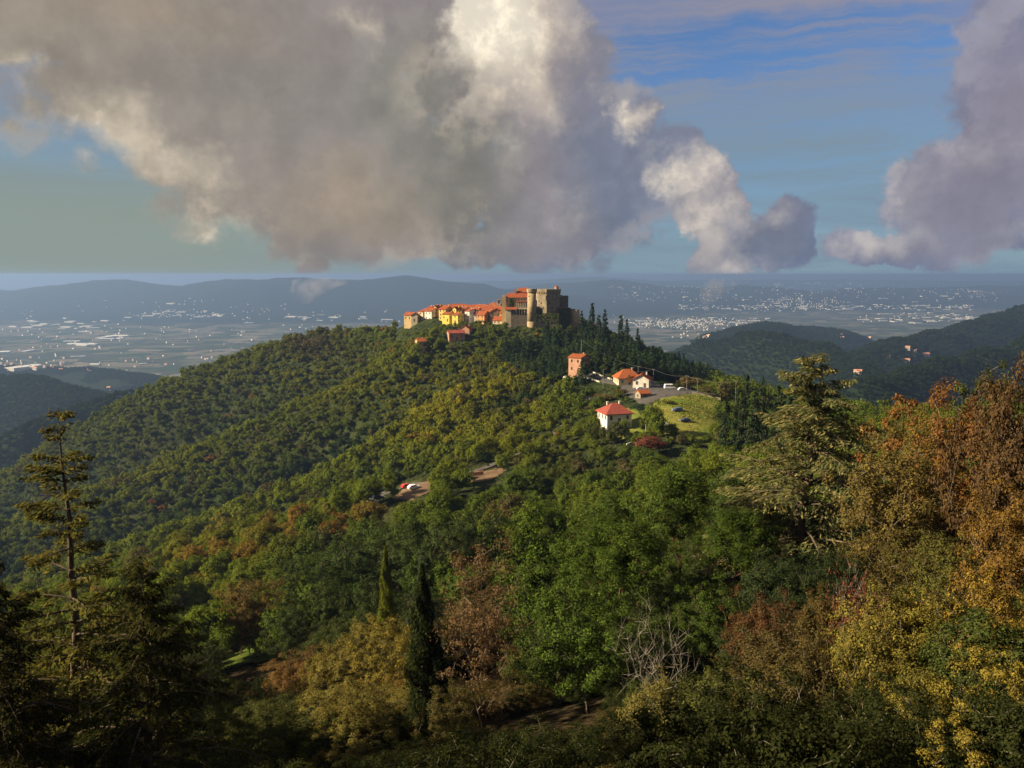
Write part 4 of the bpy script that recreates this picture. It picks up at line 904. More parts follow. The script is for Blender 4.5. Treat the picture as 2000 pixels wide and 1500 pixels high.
# ------------------------------------------------------------------ roads, yards and walls laid on the ground
def strip(name, pts, wid, mat, lift=0.12, kind='structure', label=None, n=40, off=0.0):
    P_ = [Vector(q) for q in pts]; L = [0]
    for a, b in zip(P_[:-1], P_[1:]): L.append(L[-1] + (b - a).length)
    s = np.linspace(0, L[-1], n); X = np.interp(s, L, [q.x for q in P_]); Y = np.interp(s, L, [q.y for q in P_])
    for _ in range(3): X[1:-1] = (X[:-2] + 2 * X[1:-1] + X[2:]) / 4; Y[1:-1] = (Y[:-2] + 2 * Y[1:-1] + Y[2:]) / 4
    tx_, ty_ = np.gradient(X), np.gradient(Y); l = np.hypot(tx_, ty_); nx, ny = -ty_ / l, tx_ / l
    us = np.linspace(-wid / 2, wid / 2, 4) + off; V, Fs = [], []
    for u in us:
        xx, yy = X + nx * u, Y + ny * u; V.append(np.stack([xx, yy, ground(xx, yy) + lift], 1))
    V = np.stack(V, 1).reshape(-1, 3)
    for i in range(n - 1):
        for j in range(3): Fs.append((i * 4 + j, i * 4 + j + 1, (i + 1) * 4 + j + 1, (i + 1) * 4 + j))
    o = link(name, npmesh(name, V, np.array(Fs), mat)); tag(o, label, kind=kind); return o, X, Y, nx, ny
def low_wall(name, label, X, Y, nx, ny, off, h, th, mat, i0=0, i1=None):
    m_ = MB(); X, Y, nx, ny = X[i0:i1], Y[i0:i1], nx[i0:i1], ny[i0:i1]
    xa, ya, xb, yb = X + nx * off, Y + ny * off, X + nx * (off + th), Y + ny * (off + th); z = ground(X + nx * (off + th / 2), Y + ny * (off + th / 2)); n = len(X)
    V = [(xa[i], ya[i], z[i] - 1) for i in range(n)] + [(xb[i], yb[i], z[i] - 1) for i in range(n)] + [(xa[i], ya[i], z[i] + h) for i in range(n)] + [(xb[i], yb[i], z[i] + h) for i in range(n)]
    Fs = []
    for i in range(n - 1): Fs += [(i, i + 1, 2 * n + i + 1, 2 * n + i), (n + i, 3 * n + i, 3 * n + i + 1, n + i + 1), (2 * n + i, 2 * n + i + 1, 3 * n + i + 1, 3 * n + i)]
    Fs += [(0, 2 * n, 3 * n, n), (n - 1, 2 * n - 1, 4 * n - 1, 3 * n - 1)]
    m_.poly(V, Fs); o = m_.build(name, mat); tag(o, label, 'wall'); return o
M_ASPH = wear('asphalt', (0.072, 0.066, 0.06), 0.3, 0.4, streak=False); M_DIRT = wear('dirt', (0.145, 0.092, 0.050), 0.35, 0.25, streak=False); M_PARA = wear('parapet_stone', (0.40, 0.37, 0.31), 0.2, 0.7)
M_GRASS = None
def grass_b(t, b):
    pos = t.n('ShaderNodeNewGeometry').outputs['Position']
    c = t.mix(t.rng(t.noise(pos, 0.07, 5, 0.65), 0.35, 0.65), (0.105, 0.150, 0.022), (0.205, 0.185, 0.042))
    c = t.mix(t.rng(t.noise(pos, 0.6, 5, 0.7), 0.4, 0.75, 0, 0.7), c, (0.055, 0.07, 0.018))
    c = t.mix(t.rng(t.noise(t.v('MULTIPLY', pos, (0.35, 1.3, 1)), 0.25, 3, 0.6), 0.6, 0.72, 0, 0.7), c, (0.19, 0.14, 0.07))
    t.put(b.inputs['Base Color'], c); bp = t.n('ShaderNodeBump'); bp.inputs['Strength'].default_value = 0.7; bp.inputs['Distance'].default_value = 0.5
    t.put(bp.inputs['Height'], t.noise(pos, 1.4, 5, 0.7)); t.put(b.inputs['Normal'], bp.outputs[0])
M_GRASS = bsdf_mat('grass', None, 1.0, grass_b, 0.0)
def sheet(name, poly, mat, lift, label, step=2.5):
    xs_, ys_ = [q[0] for q in poly], [q[1] for q in poly]
    gx_, gy_ = np.meshgrid(np.arange(min(xs_), max(xs_) + step, step), np.arange(min(ys_), max(ys_) + step, step)); a = inpoly(gx_, gy_, poly)
    z = ground(gx_, gy_) + lift; n = gx_.shape[1]
    z = z - 0.6 * (~a)
    c = [(i * n + j, i * n + j + 1, (i + 1) * n + j + 1, (i + 1) * n + j) for i in range(gx_.shape[0] - 1) for j in range(n - 1) if a[i:i + 2, j:j + 2].any()]
    o = link(name, npmesh(name, np.stack([gx_, gy_, z], -1), np.array(c), mat, True)); tag(o, label, kind='structure'); return o
sheet('meadow', FIELD, M_GRASS, 0.10, 'sloping meadow with dry patches'); sheet('meadow', HOUSE, M_GRASS, 0.06, 'garden grass round the white house')
sheet('car_park', YARD, M_ASPH, 0.14, 'grey tarmac car park beside the meadow'); sheet('bank', BANK, M_DIRT, 0.06, 'bare brown earth bank along the road', 1.5); sheet('bank', BANK2, M_DIRT, 0.06, 'worn brown earth beside the dark round oak', 1.5)
rd, X, Y, nx, ny = strip('road', [G(*q) for q in [(1098, 735), (1113, 727), (1135, 731), (1160, 738), (1195, 748), (1240, 756)]], 5.5, M_ASPH, 0.16, label='road running past the pink house')
low_wall('road_wall', 'pale low wall along the near side of the upper road', X, Y, nx, ny, -3.1, 0.7, 0.4, M_PARA, 2, 30); low_wall('road_wall', 'pale low wall along the hill side of the upper road', X, Y, nx, ny, 2.8, 0.8, 0.4, M_PARA, 14, 34)
rd, X, Y, nx, ny = strip('road', [G(*q) for q in [(690, 985), (745, 968), (800, 946), (860, 934), (920, 924), (965, 908), (1005, 890), (1050, 866), (1095, 838), (1130, 800), (1150, 775)]], 5.0, M_ASPH, 0.18, label='road climbing the saddle towards the castle', n=70)
low_wall('road_wall', 'pale low parapet beside the climbing road on the saddle', X, Y, nx, ny, -2.9, 0.5, 0.3, M_DARKST, 30, 52)

# tufts and rough grass over the meadow, and scrub along its edge
r_ = RG(303); fx0, fx1 = min(q[0] for q in FIELD), max(q[0] for q in FIELD); fy0, fy1 = min(q[1] for q in FIELD), max(q[1] for q in FIELD)
tx_, ty_ = r_.uniform(fx0 - 3, fx1 + 3, 15000), r_.uniform(fy0 - 3, fy1 + 3, 15000); k = inpoly(tx_, ty_, FIELD) & (fbm(tx_ / 7, ty_ / 7, 3, 8) + r_.normal(0, 0.1, 15000) > 0.5); tx_, ty_ = tx_[k], ty_[k]
tz_ = ground(tx_, ty_) + 0.22; nn_ = unit(np.stack([r_.normal(size=len(tx_)), r_.normal(size=len(tx_)), 0.6 + 0 * tx_], 1)); V, F_ = kites(np.stack([tx_, ty_, tz_], 1), nn_, 0.62, r_, 0.8)
o = link('grass_tufts', npmesh('grass_tufts', V, F_, M_LEAF)); tag(o, 'rough grass tufts on the sloping meadow', kind='stuff'); o['tint'] = (0.105, 0.140, 0.022); o['tint_alt'] = (0.20, 0.18, 0.04)

# ------------------------------------------------------------------ foreground trees
P_GREEN = [proto('leafy_tree', broadleaf(RG(100 + k), 14.0, 5.0, 150, 130, 0.19, 0.74, 0.08, lobes=12, gaps=0.5), 14.0, 10.0, M_LEAFG) for k in range(3)]
P_BROWN = [proto('oak', broadleaf(RG(110 + k), 13.0, 5.4, 280, 100, 0.175, 0.66, 0.12, lobes=9, gaps=0.5, r_tip=0.011), 13.0, 10.8, M_LEAF, M_TWIG) for k in range(3)]
P_BUSH = [proto('bush', broadleaf(RG(120 + k), 6.0, 3.2, 190, 100, 0.105, 0.42, 0.12, lobes=6, gaps=0.7, r_tip=0.007), 6.0, 6.4, M_LEAFG, M_TWIG) for k in range(3)]
P_CEDAR = [proto('cedar', conifer(RG(130 + k), 22.0, 7.0, 28, 7, 640, 0.32, 0.45, 0.66, z0=0.08, prof=0.8, wid=0.25, hang=0.85, aspect=0.24, flop=0.7, lvar=(0.5, 1.15)), 22.0, 13.0, M_LEAF) for k in range(2)]
P_SPARSE = proto('sparse_cedar', conifer(RG(140), 22.0, 5.6, 34, 5, 380, 0.33, 0.16, 0.14, z0=0.05, prof=0.75, wid=0.24, hang=0.08, aspect=0.30, bare_top=0.55, lvar=(0.4, 1.2)), 22.0, 8.4, M_LEAF)
P_CYP = proto('cypress', columnar(RG(150), 16.0, 1.35, 17000, 0.22), 16.0, 2.7, M_LEAF)
P_PINE = proto('pine', broadleaf(RG(160), 18.0, 4.4, 230, 120, 0.26, 0.8, 0.34, lobes=7, gaps=0.8, aspect=0.26, r_tip=0.016), 18.0, 8.8, M_LEAF, M_RED)
P_DEAD = proto('withered_tree', broadleaf(RG(171), 19.0, 3.9, 230, 46, 0.16, 0.75, 0.06, lobes=11, gaps=1.0, r_tip=0.010), 19.0, 7.8, M_LEAF, M_TWIG)
P_SMALLC = [proto('fir', conifer(RG(180 + k), 15.0, 3.6, 24, 7, 120, 0.40, 0.25, 0.40, z0=0.06, aspect=0.3, wid=0.3, hang=0.4), 15.0, 7.0, M_LEAF) for k in range(2)]
def bare(rng):
    tips = crown_tips(rng, 80, 3.0, 3.2, 5.0, 5, 0.3); tips[:, 0] *= 1.2
    P0, P1, R0, R1 = skeleton(tips, 3.6, rng, 0.0062, (0.8, 0), 0.16); a, b = [], []
    for t in tips:
        for _ in range(4):
            d = unit(rng.normal(size=3) + np.array([0, 0, 0.8])) * rng.uniform(0.4, 1.1); a.append(t - d * 0.05); b.append(t + d)
    n = len(a); return tubes(np.concatenate([P0, a]), np.concatenate([P1, b]), np.concatenate([R0, np.full(n, 0.007)]), np.concatenate([R1, np.full(n, 0.003)]))
NEARK = 0.75     # near leaf tints scaled down: foreground shade put into the colour
def tree_px(pr, name, label, px, py, Y, wpx, tint, alt=None, cat='tree', group=None, rz=None, hmin=3.0, tilt=(0, 0)):
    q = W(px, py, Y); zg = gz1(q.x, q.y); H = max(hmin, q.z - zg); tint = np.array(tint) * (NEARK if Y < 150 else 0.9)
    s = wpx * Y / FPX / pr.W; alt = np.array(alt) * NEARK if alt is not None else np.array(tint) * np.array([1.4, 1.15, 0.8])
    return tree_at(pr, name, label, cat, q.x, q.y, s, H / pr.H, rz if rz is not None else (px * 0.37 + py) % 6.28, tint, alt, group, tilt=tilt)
cGr = (0.034, 0.058, 0.011); cGr2 = (0.070, 0.098, 0.015); cDk = (0.027, 0.038, 0.012); cOl = (0.105, 0.100, 0.030); cBr = (0.112, 0.080, 0.034); cRd = (0.110, 0.052, 0.028); cYl = (0.128, 0.112, 0.028); cCd = (0.075, 0.092, 0.034); cOr = (0.30, 0.155, 0.025)
tree_px(P_SPARSE, 'cedar_tree', 'sparse cedar with thin bare leader rising above the other trees', 113, 785, 48, 330, (0.085, 0.088, 0.024), (0.18, 0.15, 0.036))
tree_px(P_CEDAR[0], 'cedar_tree', 'broad dark cedar with spreading boughs beside the sparse cedar', 270, 1078, 42, 430, (0.026, 0.032, 0.010), (0.085, 0.080, 0.020))
tree_px(P_CEDAR[1], 'cedar_tree', 'dark cedar partly behind the sparse cedar with thick boughs', -40, 1030, 38, 420, (0.022, 0.028, 0.009), (0.075, 0.060, 0.018))
tree_px(P_BROWN[0], 'autumn_tree', 'olive and ochre rounded tree above the grassy clearing', 480, 1110, 122, 190, (0.115, 0.092, 0.030), (0.20, 0.125, 0.04))
tree_px(P_BROWN[1], 'autumn_tree', 'orange brown rounded tree below the grassy clearing', 575, 1265, 88, 170, (0.15, 0.088, 0.030), (0.20, 0.12, 0.04))
for k, (px, py, Y, w) in enumerate([(600, 1068, 128, 150), (690, 1018, 140, 190), (790, 990, 140, 170), (655, 1105, 112, 140), (720, 1080, 105, 130), (870, 975, 135, 150), (560, 1150, 108, 120), (930, 945, 140, 150)]):
    tree_px(P_GREEN[k % 3], 'holm_oak', ['dark green oak beyond the clearing', 'broad dark oak below the road bank', 'dark oak in front of the brown bank', 'shaded dark oak with black hollows beneath', 'dark oak behind the ivy covered trunk', 'dark oak beside the withered tree top', 'small dark oak at the clearing edge', 'dark oak beneath the round tree by the road'][k], px, py, Y, w, np.array(cDk) * (1.3 + 0.3 * (k % 3)), np.array(cDk) * 2.4)
tree_px(P_CYP, 'ivy_tree', 'slim trunk wrapped in bright yellow green ivy', 752, 1062, 92, 44, (0.10, 0.125, 0.02))
tree_px(P_SMALLC[0], 'fir_tree', 'small blue green fir behind the tall cypress', 828, 1072, 80, 120, (0.045, 0.068, 0.040))
tree_px(P_CYP, 'cypress', 'tall black green cypress column', 824, 1095, 55, 82, (0.018, 0.026, 0.010), (0.045, 0.055, 0.016))
tree_px(P_CYP, 'cypress', 'shorter cypress spire leaning on the tall one', 853, 1225, 54.5, 56, (0.014, 0.020, 0.009), (0.03, 0.035, 0.012))
tree_px(P_DEAD, 'withered_tree', 'tall withered tree with pale trunk and brown leaves', 938, 935, 50, 205, (0.130, 0.078, 0.040), (0.20, 0.13, 0.065))
for k, (px, py, Y, w) in enumerate([(1090, 915, 74, 290), (1190, 955, 68, 230), (1090, 1060, 60, 230), (1250, 960, 66, 220), (1430, 940, 66, 220), (1150, 1120, 50, 240), (1390, 1090, 56, 170)]):
    tree_px(P_PINE if k in (1, 3, 4) else P_GREEN[(k + 1) % 3], 'pine_tree' if k in (1, 3, 4) else 'locust_tree', ['bright green locust tree with feathery crown', 'dark layered pine next to the feathery locust', 'dense green tree behind the withered tree', 'pine with dark gaps beside the red trunked one', 'green pine under the big drooping cedar', 'dark hollow green tree below the locust trees', 'slim light green creeper covered tree'][k], px, py, Y, w, np.array(cGr) * (1.0 + 0.25 * (k % 3)), np.array(cGr2) * (1.2 + 0.3 * (k % 2)))
tree_px(P_PINE, 'pine_tree', 'tall pine with bare reddish trunk', 1335, 845, 74, 250, (0.060, 0.098, 0.020), (0.11, 0.145, 0.028))
tree_px(P_PINE, 'pine_tree', 'second pine with dense crown beside the locust trees', 1215, 905, 80, 220, (0.055, 0.088, 0.020), (0.095, 0.125, 0.026), rz=2.0)
tree_px(P_PINE, 'pine_tree', 'third pine with rounded crown beside the drooping cedar', 1440, 860, 88, 200, (0.050, 0.080, 0.022), (0.085, 0.115, 0.03), rz=4.0)
tree_px(P_CEDAR[0], 'cedar_tree', 'big deodar cedar with drooping tan tipped boughs', 1590, 680, 76, 520, (0.105, 0.128, 0.050), (0.30, 0.25, 0.095), rz=2.2)
for k, (px, py, Y, w, c) in enumerate([(1775, 810, 54, 310, (0.112, 0.084, 0.030)), (1895, 690, 58, 330, (0.150, 0.070, 0.026)), (1975, 590, 48, 260, (0.085, 0.052, 0.028)), (1850, 1000, 42, 260, (0.085, 0.080, 0.024)), (1990, 880, 38, 260, (0.140, 0.082, 0.024)), (1830, 740, 84, 200, (0.125, 0.095, 0.026)), (1965, 670, 70, 230, (0.060, 0.070, 0.022))]):
    tree_px(P_BROWN[k % 3], 'brown_oak', ['wide brown oak beside the drooping cedar', 'russet oak rising behind the wide brown oak', 'tall dark brown oak with bare twigs against the valley', 'brown oak with pale bare limbs above the yellow bushes', 'amber brown oak with an ivy stripe', 'distant brown oak near the yellow poplars', 'brown oak between the russet one and the tall one'][k], px, py, Y, w, np.array(c) * 1.15, np.array(c) * np.array([1.45, 1.5, 1.0]))
for k, (px, py, Y, w) in enumerate([(1745, 742, 125, 90), (1805, 740, 118, 90), (1690, 775, 135, 90)]):
    tree_px(P_GREEN[k], 'poplar_tree', ['yellow poplar beyond the drooping cedar', 'golden poplar next to the brown oaks', 'pale green poplar behind the drooping cedar'][k], px, py, Y, w, cYl if k < 2 else (0.07, 0.085, 0.022))
for k, (px, py, Y, w, c) in enumerate([(1510, 1118, 40, 190, cRd), (1620, 1100, 38, 190, (0.105, 0.066, 0.026)), (1540, 1230, 34, 180, (0.12, 0.075, 0.028))]):
    tree_px(P_BROWN[(k + 1) % 3], 'rusty_oak', ['rusty red oak below the cedar boughs', 'copper brown oak beside the small red tree', 'dull rusty oak under the rusty red one'][k], px, py, Y, w, c, np.array(c) * np.array([1.1, 1.6, 1.1]))
for k, (px, py, Y, w, c) in enumerate([(1800, 1090, 31, 250, (0.17, 0.145, 0.026)), (1935, 1070, 28, 250, (0.20, 0.13, 0.024)), (1965, 1250, 22, 270, (0.18, 0.15, 0.026)), (1790, 1290, 24, 230, (0.085, 0.095, 0.024)), (1890, 1370, 20, 250, (0.17, 0.14, 0.026)), (1700, 1180, 29, 170, (0.10, 0.095, 0.028))]):
    tree_px(P_BUSH[k % 3], 'yellow_bush', ['yellow bush with pale upright stems', 'golden bush under the brown oaks', 'golden yellow bush with orange leaves and glossy highlights', 'olive bush below the yellow one with pale stems', 'yellow olive bush at the foot of the slope', 'olive bush beside the rusty oaks'][k], px, py, Y, w, c, (0.26, 0.185, 0.036), 'bush')
for k, (px, py, Y, w, c) in enumerate([(1290, 1275, 31, 220, cOl), (1420, 1290, 29, 250, (0.07, 0.085, 0.022)), (1560, 1320, 26, 240, cOl), (1240, 1385, 27, 210, (0.085, 0.088, 0.03)), (1360, 1400, 24, 220, (0.06, 0.075, 0.022)), (1660, 1390, 23, 200, (0.07, 0.075, 0.022))]):
    tree_px(P_BUSH[(k + 1) % 3], 'olive_bush', ['olive grey bush under the bare tree', 'green olive bush between the bare tree and the rusty oaks', 'olive bush below the rusty oaks', 'grey olive bush left of the bare trunk foot', 'dark olive bush in deep shade', 'dark bush by the black hollow'][k], px, py, Y, w, c, np.array(c) * np.array([1.9, 1.6, 1.5]), 'bush')
for k, (px, py, Y, w, c) in enumerate([(705, 1320, 78, 120, cOr), (640, 1240, 84, 150, cYl), (760, 1200, 74, 190, (0.16, 0.14, 0.032)), (700, 1390, 62, 170, (0.13, 0.12, 0.03)), (775, 1310, 66, 170, (0.18, 0.125, 0.034)), (880, 1330, 48, 150, (0.075, 0.07, 0.026)), (600, 1340, 70, 140, (0.06, 0.07, 0.02)), (400, 1330, 70, 110, (0.05, 0.06, 0.02))]):
    tree_px(P_BUSH[k % 3], 'hillside_bush', ['bright orange autumn bush beside the cypress', 'olive bush above the orange bush', 'yellow olive thicket left of the tall cypress', 'olive bush below the orange bush', 'ochre bush between orange bush and cypress', 'brown bush at the foot of the withered tree', 'dark green bush under the orange brown tree', 'dark bush beside the spreading cedar'][k], px, py, Y, w, c, None, 'bush')
# the dead tree with bare grey limbs
q = W(1275, 1145, 34); bt = empty('bare_tree', (q.x, q.y, gz1(q.x, q.y) - 0.3), 0.4); tag(bt, 'dead tree with bare pale grey branches above the olive bushes', 'tree')
_bm = npmesh('bare_limbs', *bare(RG(200)), M_PALE, True); bl = link('limbs', _bm, bt); bt.scale = (0.55, 0.55, max(0.7, (q.z - gz1(q.x, q.y)) / 8.6))
q = W(1668, 1072, 36); bt = empty('red_leaf_tree', (q.x, q.y, gz1(q.x, q.y) - 0.3), 2.0); tag(bt, 'small pale branched tree with sparse dark red leaves', 'tree'); bt.scale = (0.42, 0.42, max(0.6, (q.z - gz1(q.x, q.y)) / 8.6)); link('limbs', _bm, bt)
r_ = RG(201); tp = crown_tips(r_, 700, 3.6, 3.0, 5.6, 5, 0.3); V, F_ = kites(tp, unit(r_.normal(size=tp.shape)), 0.30, r_); cr = link('crown', npmesh('red_leaves', V, F_, M_LEAF), bt); cr['tint'] = (0.085, 0.028, 0.018); cr['tint_alt'] = (0.12, 0.045, 0.025)
# single trees of the saddle
for k, (px, py, Y, w, pr, nm, lb, c) in enumerate([
    (945, 874, 286, 44, MIDP[0], 'holm_oak', 'very dark round oak beside the climbing road', (0.014, 0.024, 0.010)), (1265, 842, 272, 80, MIDP[1], 'autumn_tree', 'red brown bare tree below the meadow', (0.13, 0.05, 0.035)),
    (1204, 812, 288, 50, MIDP[2], 'olive_tree', 'round grey green tree in front of the white house', (0.05, 0.06, 0.028)), (1248, 782, 320, 40, MIDP[3], 'garden_tree', 'blue green garden tree behind the white house', (0.03, 0.055, 0.03)),
    (1258, 802, 290, 22, MIDP[4], 'garden_tree', 'light green garden tree beside the white house', (0.075, 0.095, 0.02)), (1212, 758, 365, 40, MIDP[0], 'garden_tree', 'olive brown tree before the orange roofed house', (0.09, 0.075, 0.03)),
    (1232, 728, 385, 26, MIDP[1], 'garden_tree', 'rusty tree touching the orange roof', (0.14, 0.07, 0.03)), (1290, 742, 395, 44, MIDP[2], 'hedge_tree', 'dark green hedge behind the parked van', (0.022, 0.042, 0.014)),
    (1325, 745, 372, 22, MIDP[3], 'hedge_tree', 'mid green tree beside the parked van', (0.05, 0.07, 0.02)), (1350, 728, 400, 60, MIDP[4], 'hedge_tree', 'tawny tree behind the wooden poles', (0.10, 0.085, 0.035)),
    (1385, 752, 350, 50, MIDP[0], 'hedge_tree', 'olive tree at the meadow edge', (0.075, 0.078, 0.025)), (1410, 800, 300, 44, MIDP[1], 'hedge_tree', 'dark tree at the meadow corner', (0.035, 0.05, 0.018)),
    (1180, 765, 365, 50, MIDP[2], 'hedge_tree', 'dry tawny tree between the road and the white house', (0.12, 0.10, 0.035)), (1305, 780, 330, 30, MIDP[3], 'meadow_bush', 'olive bush on the upper meadow', (0.08, 0.085, 0.02)),
    (1160, 705, 425, 30, MIDP[4], 'garden_tree', 'yellow green tree beside the pink house', (0.10, 0.105, 0.02)), (1150, 830, 305, 36, MIDP[1], 'garden_tree', 'green tree left of the white house', (0.05, 0.07, 0.018)),
    (1228, 838, 285, 30, MIDP[0], 'garden_tree', 'small dark garden tree below the white house', (0.03, 0.045, 0.016)), (1312, 826, 292, 14, MIDP[2], 'meadow_bush', 'yellow green bush next to the stone gate', (0.10, 0.10, 0.02))]):
    tree_px(pr, nm, lb, px, py, Y, w, c, hmin=2.0)
for k, (px, py, Y, w) in enumerate([(1458, 728, 235, 46), (1490, 738, 225, 44), (1522, 742, 215, 44), (1440, 760, 240, 30), (1475, 762, 210, 50), (1545, 765, 190, 60), (1420, 775, 232, 40)]):
    tree_px(FARC[k % 3], 'fir_tree', ['tall dark fir at the meadow edge', 'dark fir second in the row by the meadow', 'dark fir nearest the drooping cedar', 'slim fir at the meadow corner', 'broad dark fir before the row', 'dark fir touching the drooping cedar', 'short fir beside the meadow hedge'][k], px, py, Y, w, (0.026, 0.044, 0.022), (0.045, 0.068, 0.028))
M_GRASS2 = bsdf_mat('clearing_grass', None, 1.0, lambda t, b: t.put(b.inputs['Base Color'], t.mix(t.rng(t.noise(t.n('ShaderNodeNewGeometry').outputs['Position'], 0.5, 5, 0.65), 0.35, 0.65), (0.040, 0.062, 0.012), (0.085, 0.105, 0.022))), 0.0)
CLEAR = outline([(410, 1312), (440, 1275), (500, 1252), (570, 1238), (618, 1246), (604, 1276), (540, 1290), (470, 1300)])
sheet('clearing', CLEAR, M_GRASS2, 0.08, 'small grassy clearing between the dark trees', 1.2)
for k, (px, py, Y, w) in enumerate([(1157, 590, 572, 26), (1182, 604, 562, 24), (1213, 612, 556, 24), (1225, 622, 548, 22), (1136, 606, 578, 20), (1170, 612, 566, 24), (1246, 640, 540, 22)]):
    tree_px(FARC[k % 3], 'pine_tree', ['tallest dark pine beside the castle bastion', 'dark pine next to the tallest one on the crest', 'pointed pine on the crest right of the castle', 'pine at the drop of the castle crest', 'pine touching the round bastion', 'bushy pine between the crest pines', 'low pine where the crest falls away'][k], px, py, Y, w, (0.020, 0.036, 0.017), (0.036, 0.056, 0.022))
for k, (px, py, Y, w) in enumerate([(1176, 826, 291, 24), (1192, 830, 288, 26), (1222, 828, 289, 22), (1164, 820, 294, 22)]):
    tree_px(MIDP[k], 'garden_bush', ['olive bush under the sunlit end of the white house', 'round bush before the corner of the white house', 'small bush at the front wall of the white house', 'leafy bush left of the white house end'][k], px, py, Y, w, (0.05, 0.064, 0.018), None, 'bush', hmin=2.0)
# filling of the near slope, kept below what stands behind it
SKN = ([-200, 420, 440, 800, 820, 1180, 1200, 1440, 1460, 1700, 1720, 2300], [1160, 1180, 1420, 1440, 1400, 1380, 1300, 1290, 1170, 1160, 1080, 1040]); SKM = ([-200, 400, 420, 640, 660, 1020, 1040, 1440, 1460, 1720, 1740, 2300], [1130, 1160, 1320, 1320, 1280, 1300, 1110, 1090, 1030, 1020, 900, 850])
SKX = [-200, 0, 250, 400, 470, 560, 700, 850, 1000, 1200, 1300, 1420, 1500, 1560, 1700, 1800, 1900, 2000, 2300]; SKY = [1060, 1090, 1130, 1180, 1200, 1180, 1090, 1060, 1030, 1010, 960, 900, 850, 860, 880, 900, 850, 800, 700]
HEROES = []
for o_ in COL.objects:
    if o_.parent is None and o_.get('category') in ('tree', 'bush') and not o_.get('group') and math.hypot(*o_.location[:2]) < 145: HEROES.append((o_.location.x, o_.location.y, ' '.join(o_['label'].split()[:7])))
def hero_near(x, y):
    w_ = min(HEROES, key=lambda q: (q[0] - x) ** 2 + (q[1] - y) ** 2)[2].split()
    while len(w_) > 1 and w_[-1] not in ('cedar', 'tree', 'oak', 'bush', 'cypress', 'fir', 'pine', 'trunk', 'spire', 'thicket', 'poplar', 'column'): w_ = w_[:-1]
    return 'the ' + ' '.join(w_)
a_, b_ = scatter(4.2, 17, 122, 40); zz = ground(a_, b_); r_ = RG(77); cnt = 0; FILL = []
for x, y, z in zip(a_, b_, zz):
    px, _py = project(x, y, z + 6.0); px = float(px); d = math.hypot(x, y); sp_ = np.interp(px, *(SKN if d < 55 else SKM if d < 82 else (SKX, SKY))) + 25 + r_.uniform(0, 60)
    top = W(px, sp_, y).z - z; H = min(top, r_.uniform(5.5, 10.5) if d > 45 else r_.uniform(3.5, 6.5)); tpy = float(project(x, y, z + H)[1])
    if H < 1.8 or (400 < px < 640 and 1225 < tpy < 1310 and d > 60): continue
    lb = ''
    if d < 26 or (d < 42 and 560 < px < 1200): c = np.array([0.024, 0.030, 0.010]); lb = 'shaded green'  # shade of the lower slope put into the shrub tint
    elif px < 420: c = np.array([0.030, 0.038, 0.014]); lb = 'dark olive'
    elif px < 640: c = np.array([0.055, 0.064, 0.020]); lb = 'olive green'
    elif px < 860: c = np.array([0.125, 0.112, 0.030]) if d < 95 else np.array(cDk) * 1.5; lb = 'yellow olive' if d < 95 else 'blackish green'
    elif px < 1020: c = np.array([0.080, 0.062, 0.030]); lb = 'brownish'
    elif px < 1440: c = np.array([0.044, 0.066, 0.018]) if d > 42 else np.array([0.065, 0.068, 0.024]); lb = 'leafy green' if d > 42 else 'greyish olive'
    elif px < 1720: c = np.array([0.030, 0.046, 0.018]) if d > 48 else np.array([0.070, 0.058, 0.022]); lb = 'deep green' if d > 48 else 'rusty'
    else:
        j_ = int(r_.integers(4)); c = np.array([(0.092, 0.076, 0.026), (0.044, 0.060, 0.016), (0.120, 0.108, 0.024), (0.075, 0.054, 0.022)][j_]); lb = ['tawny', 'dark leafy', 'yellowing', 'rusty'][j_]
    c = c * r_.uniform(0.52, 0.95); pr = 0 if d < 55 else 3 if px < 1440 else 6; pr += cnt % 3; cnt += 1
    FILL.append((x, y, z, H, d, c, pr, lb, (H / d) * (-80 < px < 2080) * (tpy < 1520), r_.uniform(0.9, 1.35) * 5.4 * (1.15 if d > 45 else 0.9), r_.uniform(0, 6.28), px, tpy))
FILL.sort(key=lambda q: -q[8]); KP = P_BUSH + P_GREEN + P_BROWN
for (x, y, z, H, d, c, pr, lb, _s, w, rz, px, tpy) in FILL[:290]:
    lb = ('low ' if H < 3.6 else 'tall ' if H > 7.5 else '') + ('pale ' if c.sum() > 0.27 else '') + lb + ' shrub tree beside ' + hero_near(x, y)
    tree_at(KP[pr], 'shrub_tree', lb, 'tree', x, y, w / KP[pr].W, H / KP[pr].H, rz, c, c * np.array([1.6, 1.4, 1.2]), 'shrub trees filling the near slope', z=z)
# undergrowth beneath them all
ux, uy = scatter(2.6, 13, 128, 42); uz = ground(ux, uy); n0 = len(ux); pxu, pyu = project(ux, uy, uz + 2.4); du = np.hypot(ux, uy)
lim = np.where(du < 55, np.interp(pxu, *SKN), np.where(du < 82, np.interp(pxu, *SKM), np.interp(pxu, SKX, SKY))) + 15
ku = (pyu > lim) & ~((pxu > 400) & (pxu < 640) & (pyu > 1225) & (pyu < 1310) & (du > 60)); ux, uy, uz = ux[ku], uy[ku], uz[ku]; n0 = len(ux)
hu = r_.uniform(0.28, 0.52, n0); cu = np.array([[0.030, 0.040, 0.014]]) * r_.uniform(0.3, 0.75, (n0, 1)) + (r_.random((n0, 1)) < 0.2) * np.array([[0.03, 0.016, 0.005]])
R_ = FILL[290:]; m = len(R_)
X = np.concatenate([ux, [q[0] for q in R_]]); Y = np.concatenate([uy, [q[1] for q in R_]]); Z = np.concatenate([uz, [q[2] for q in R_]]) - 0.3
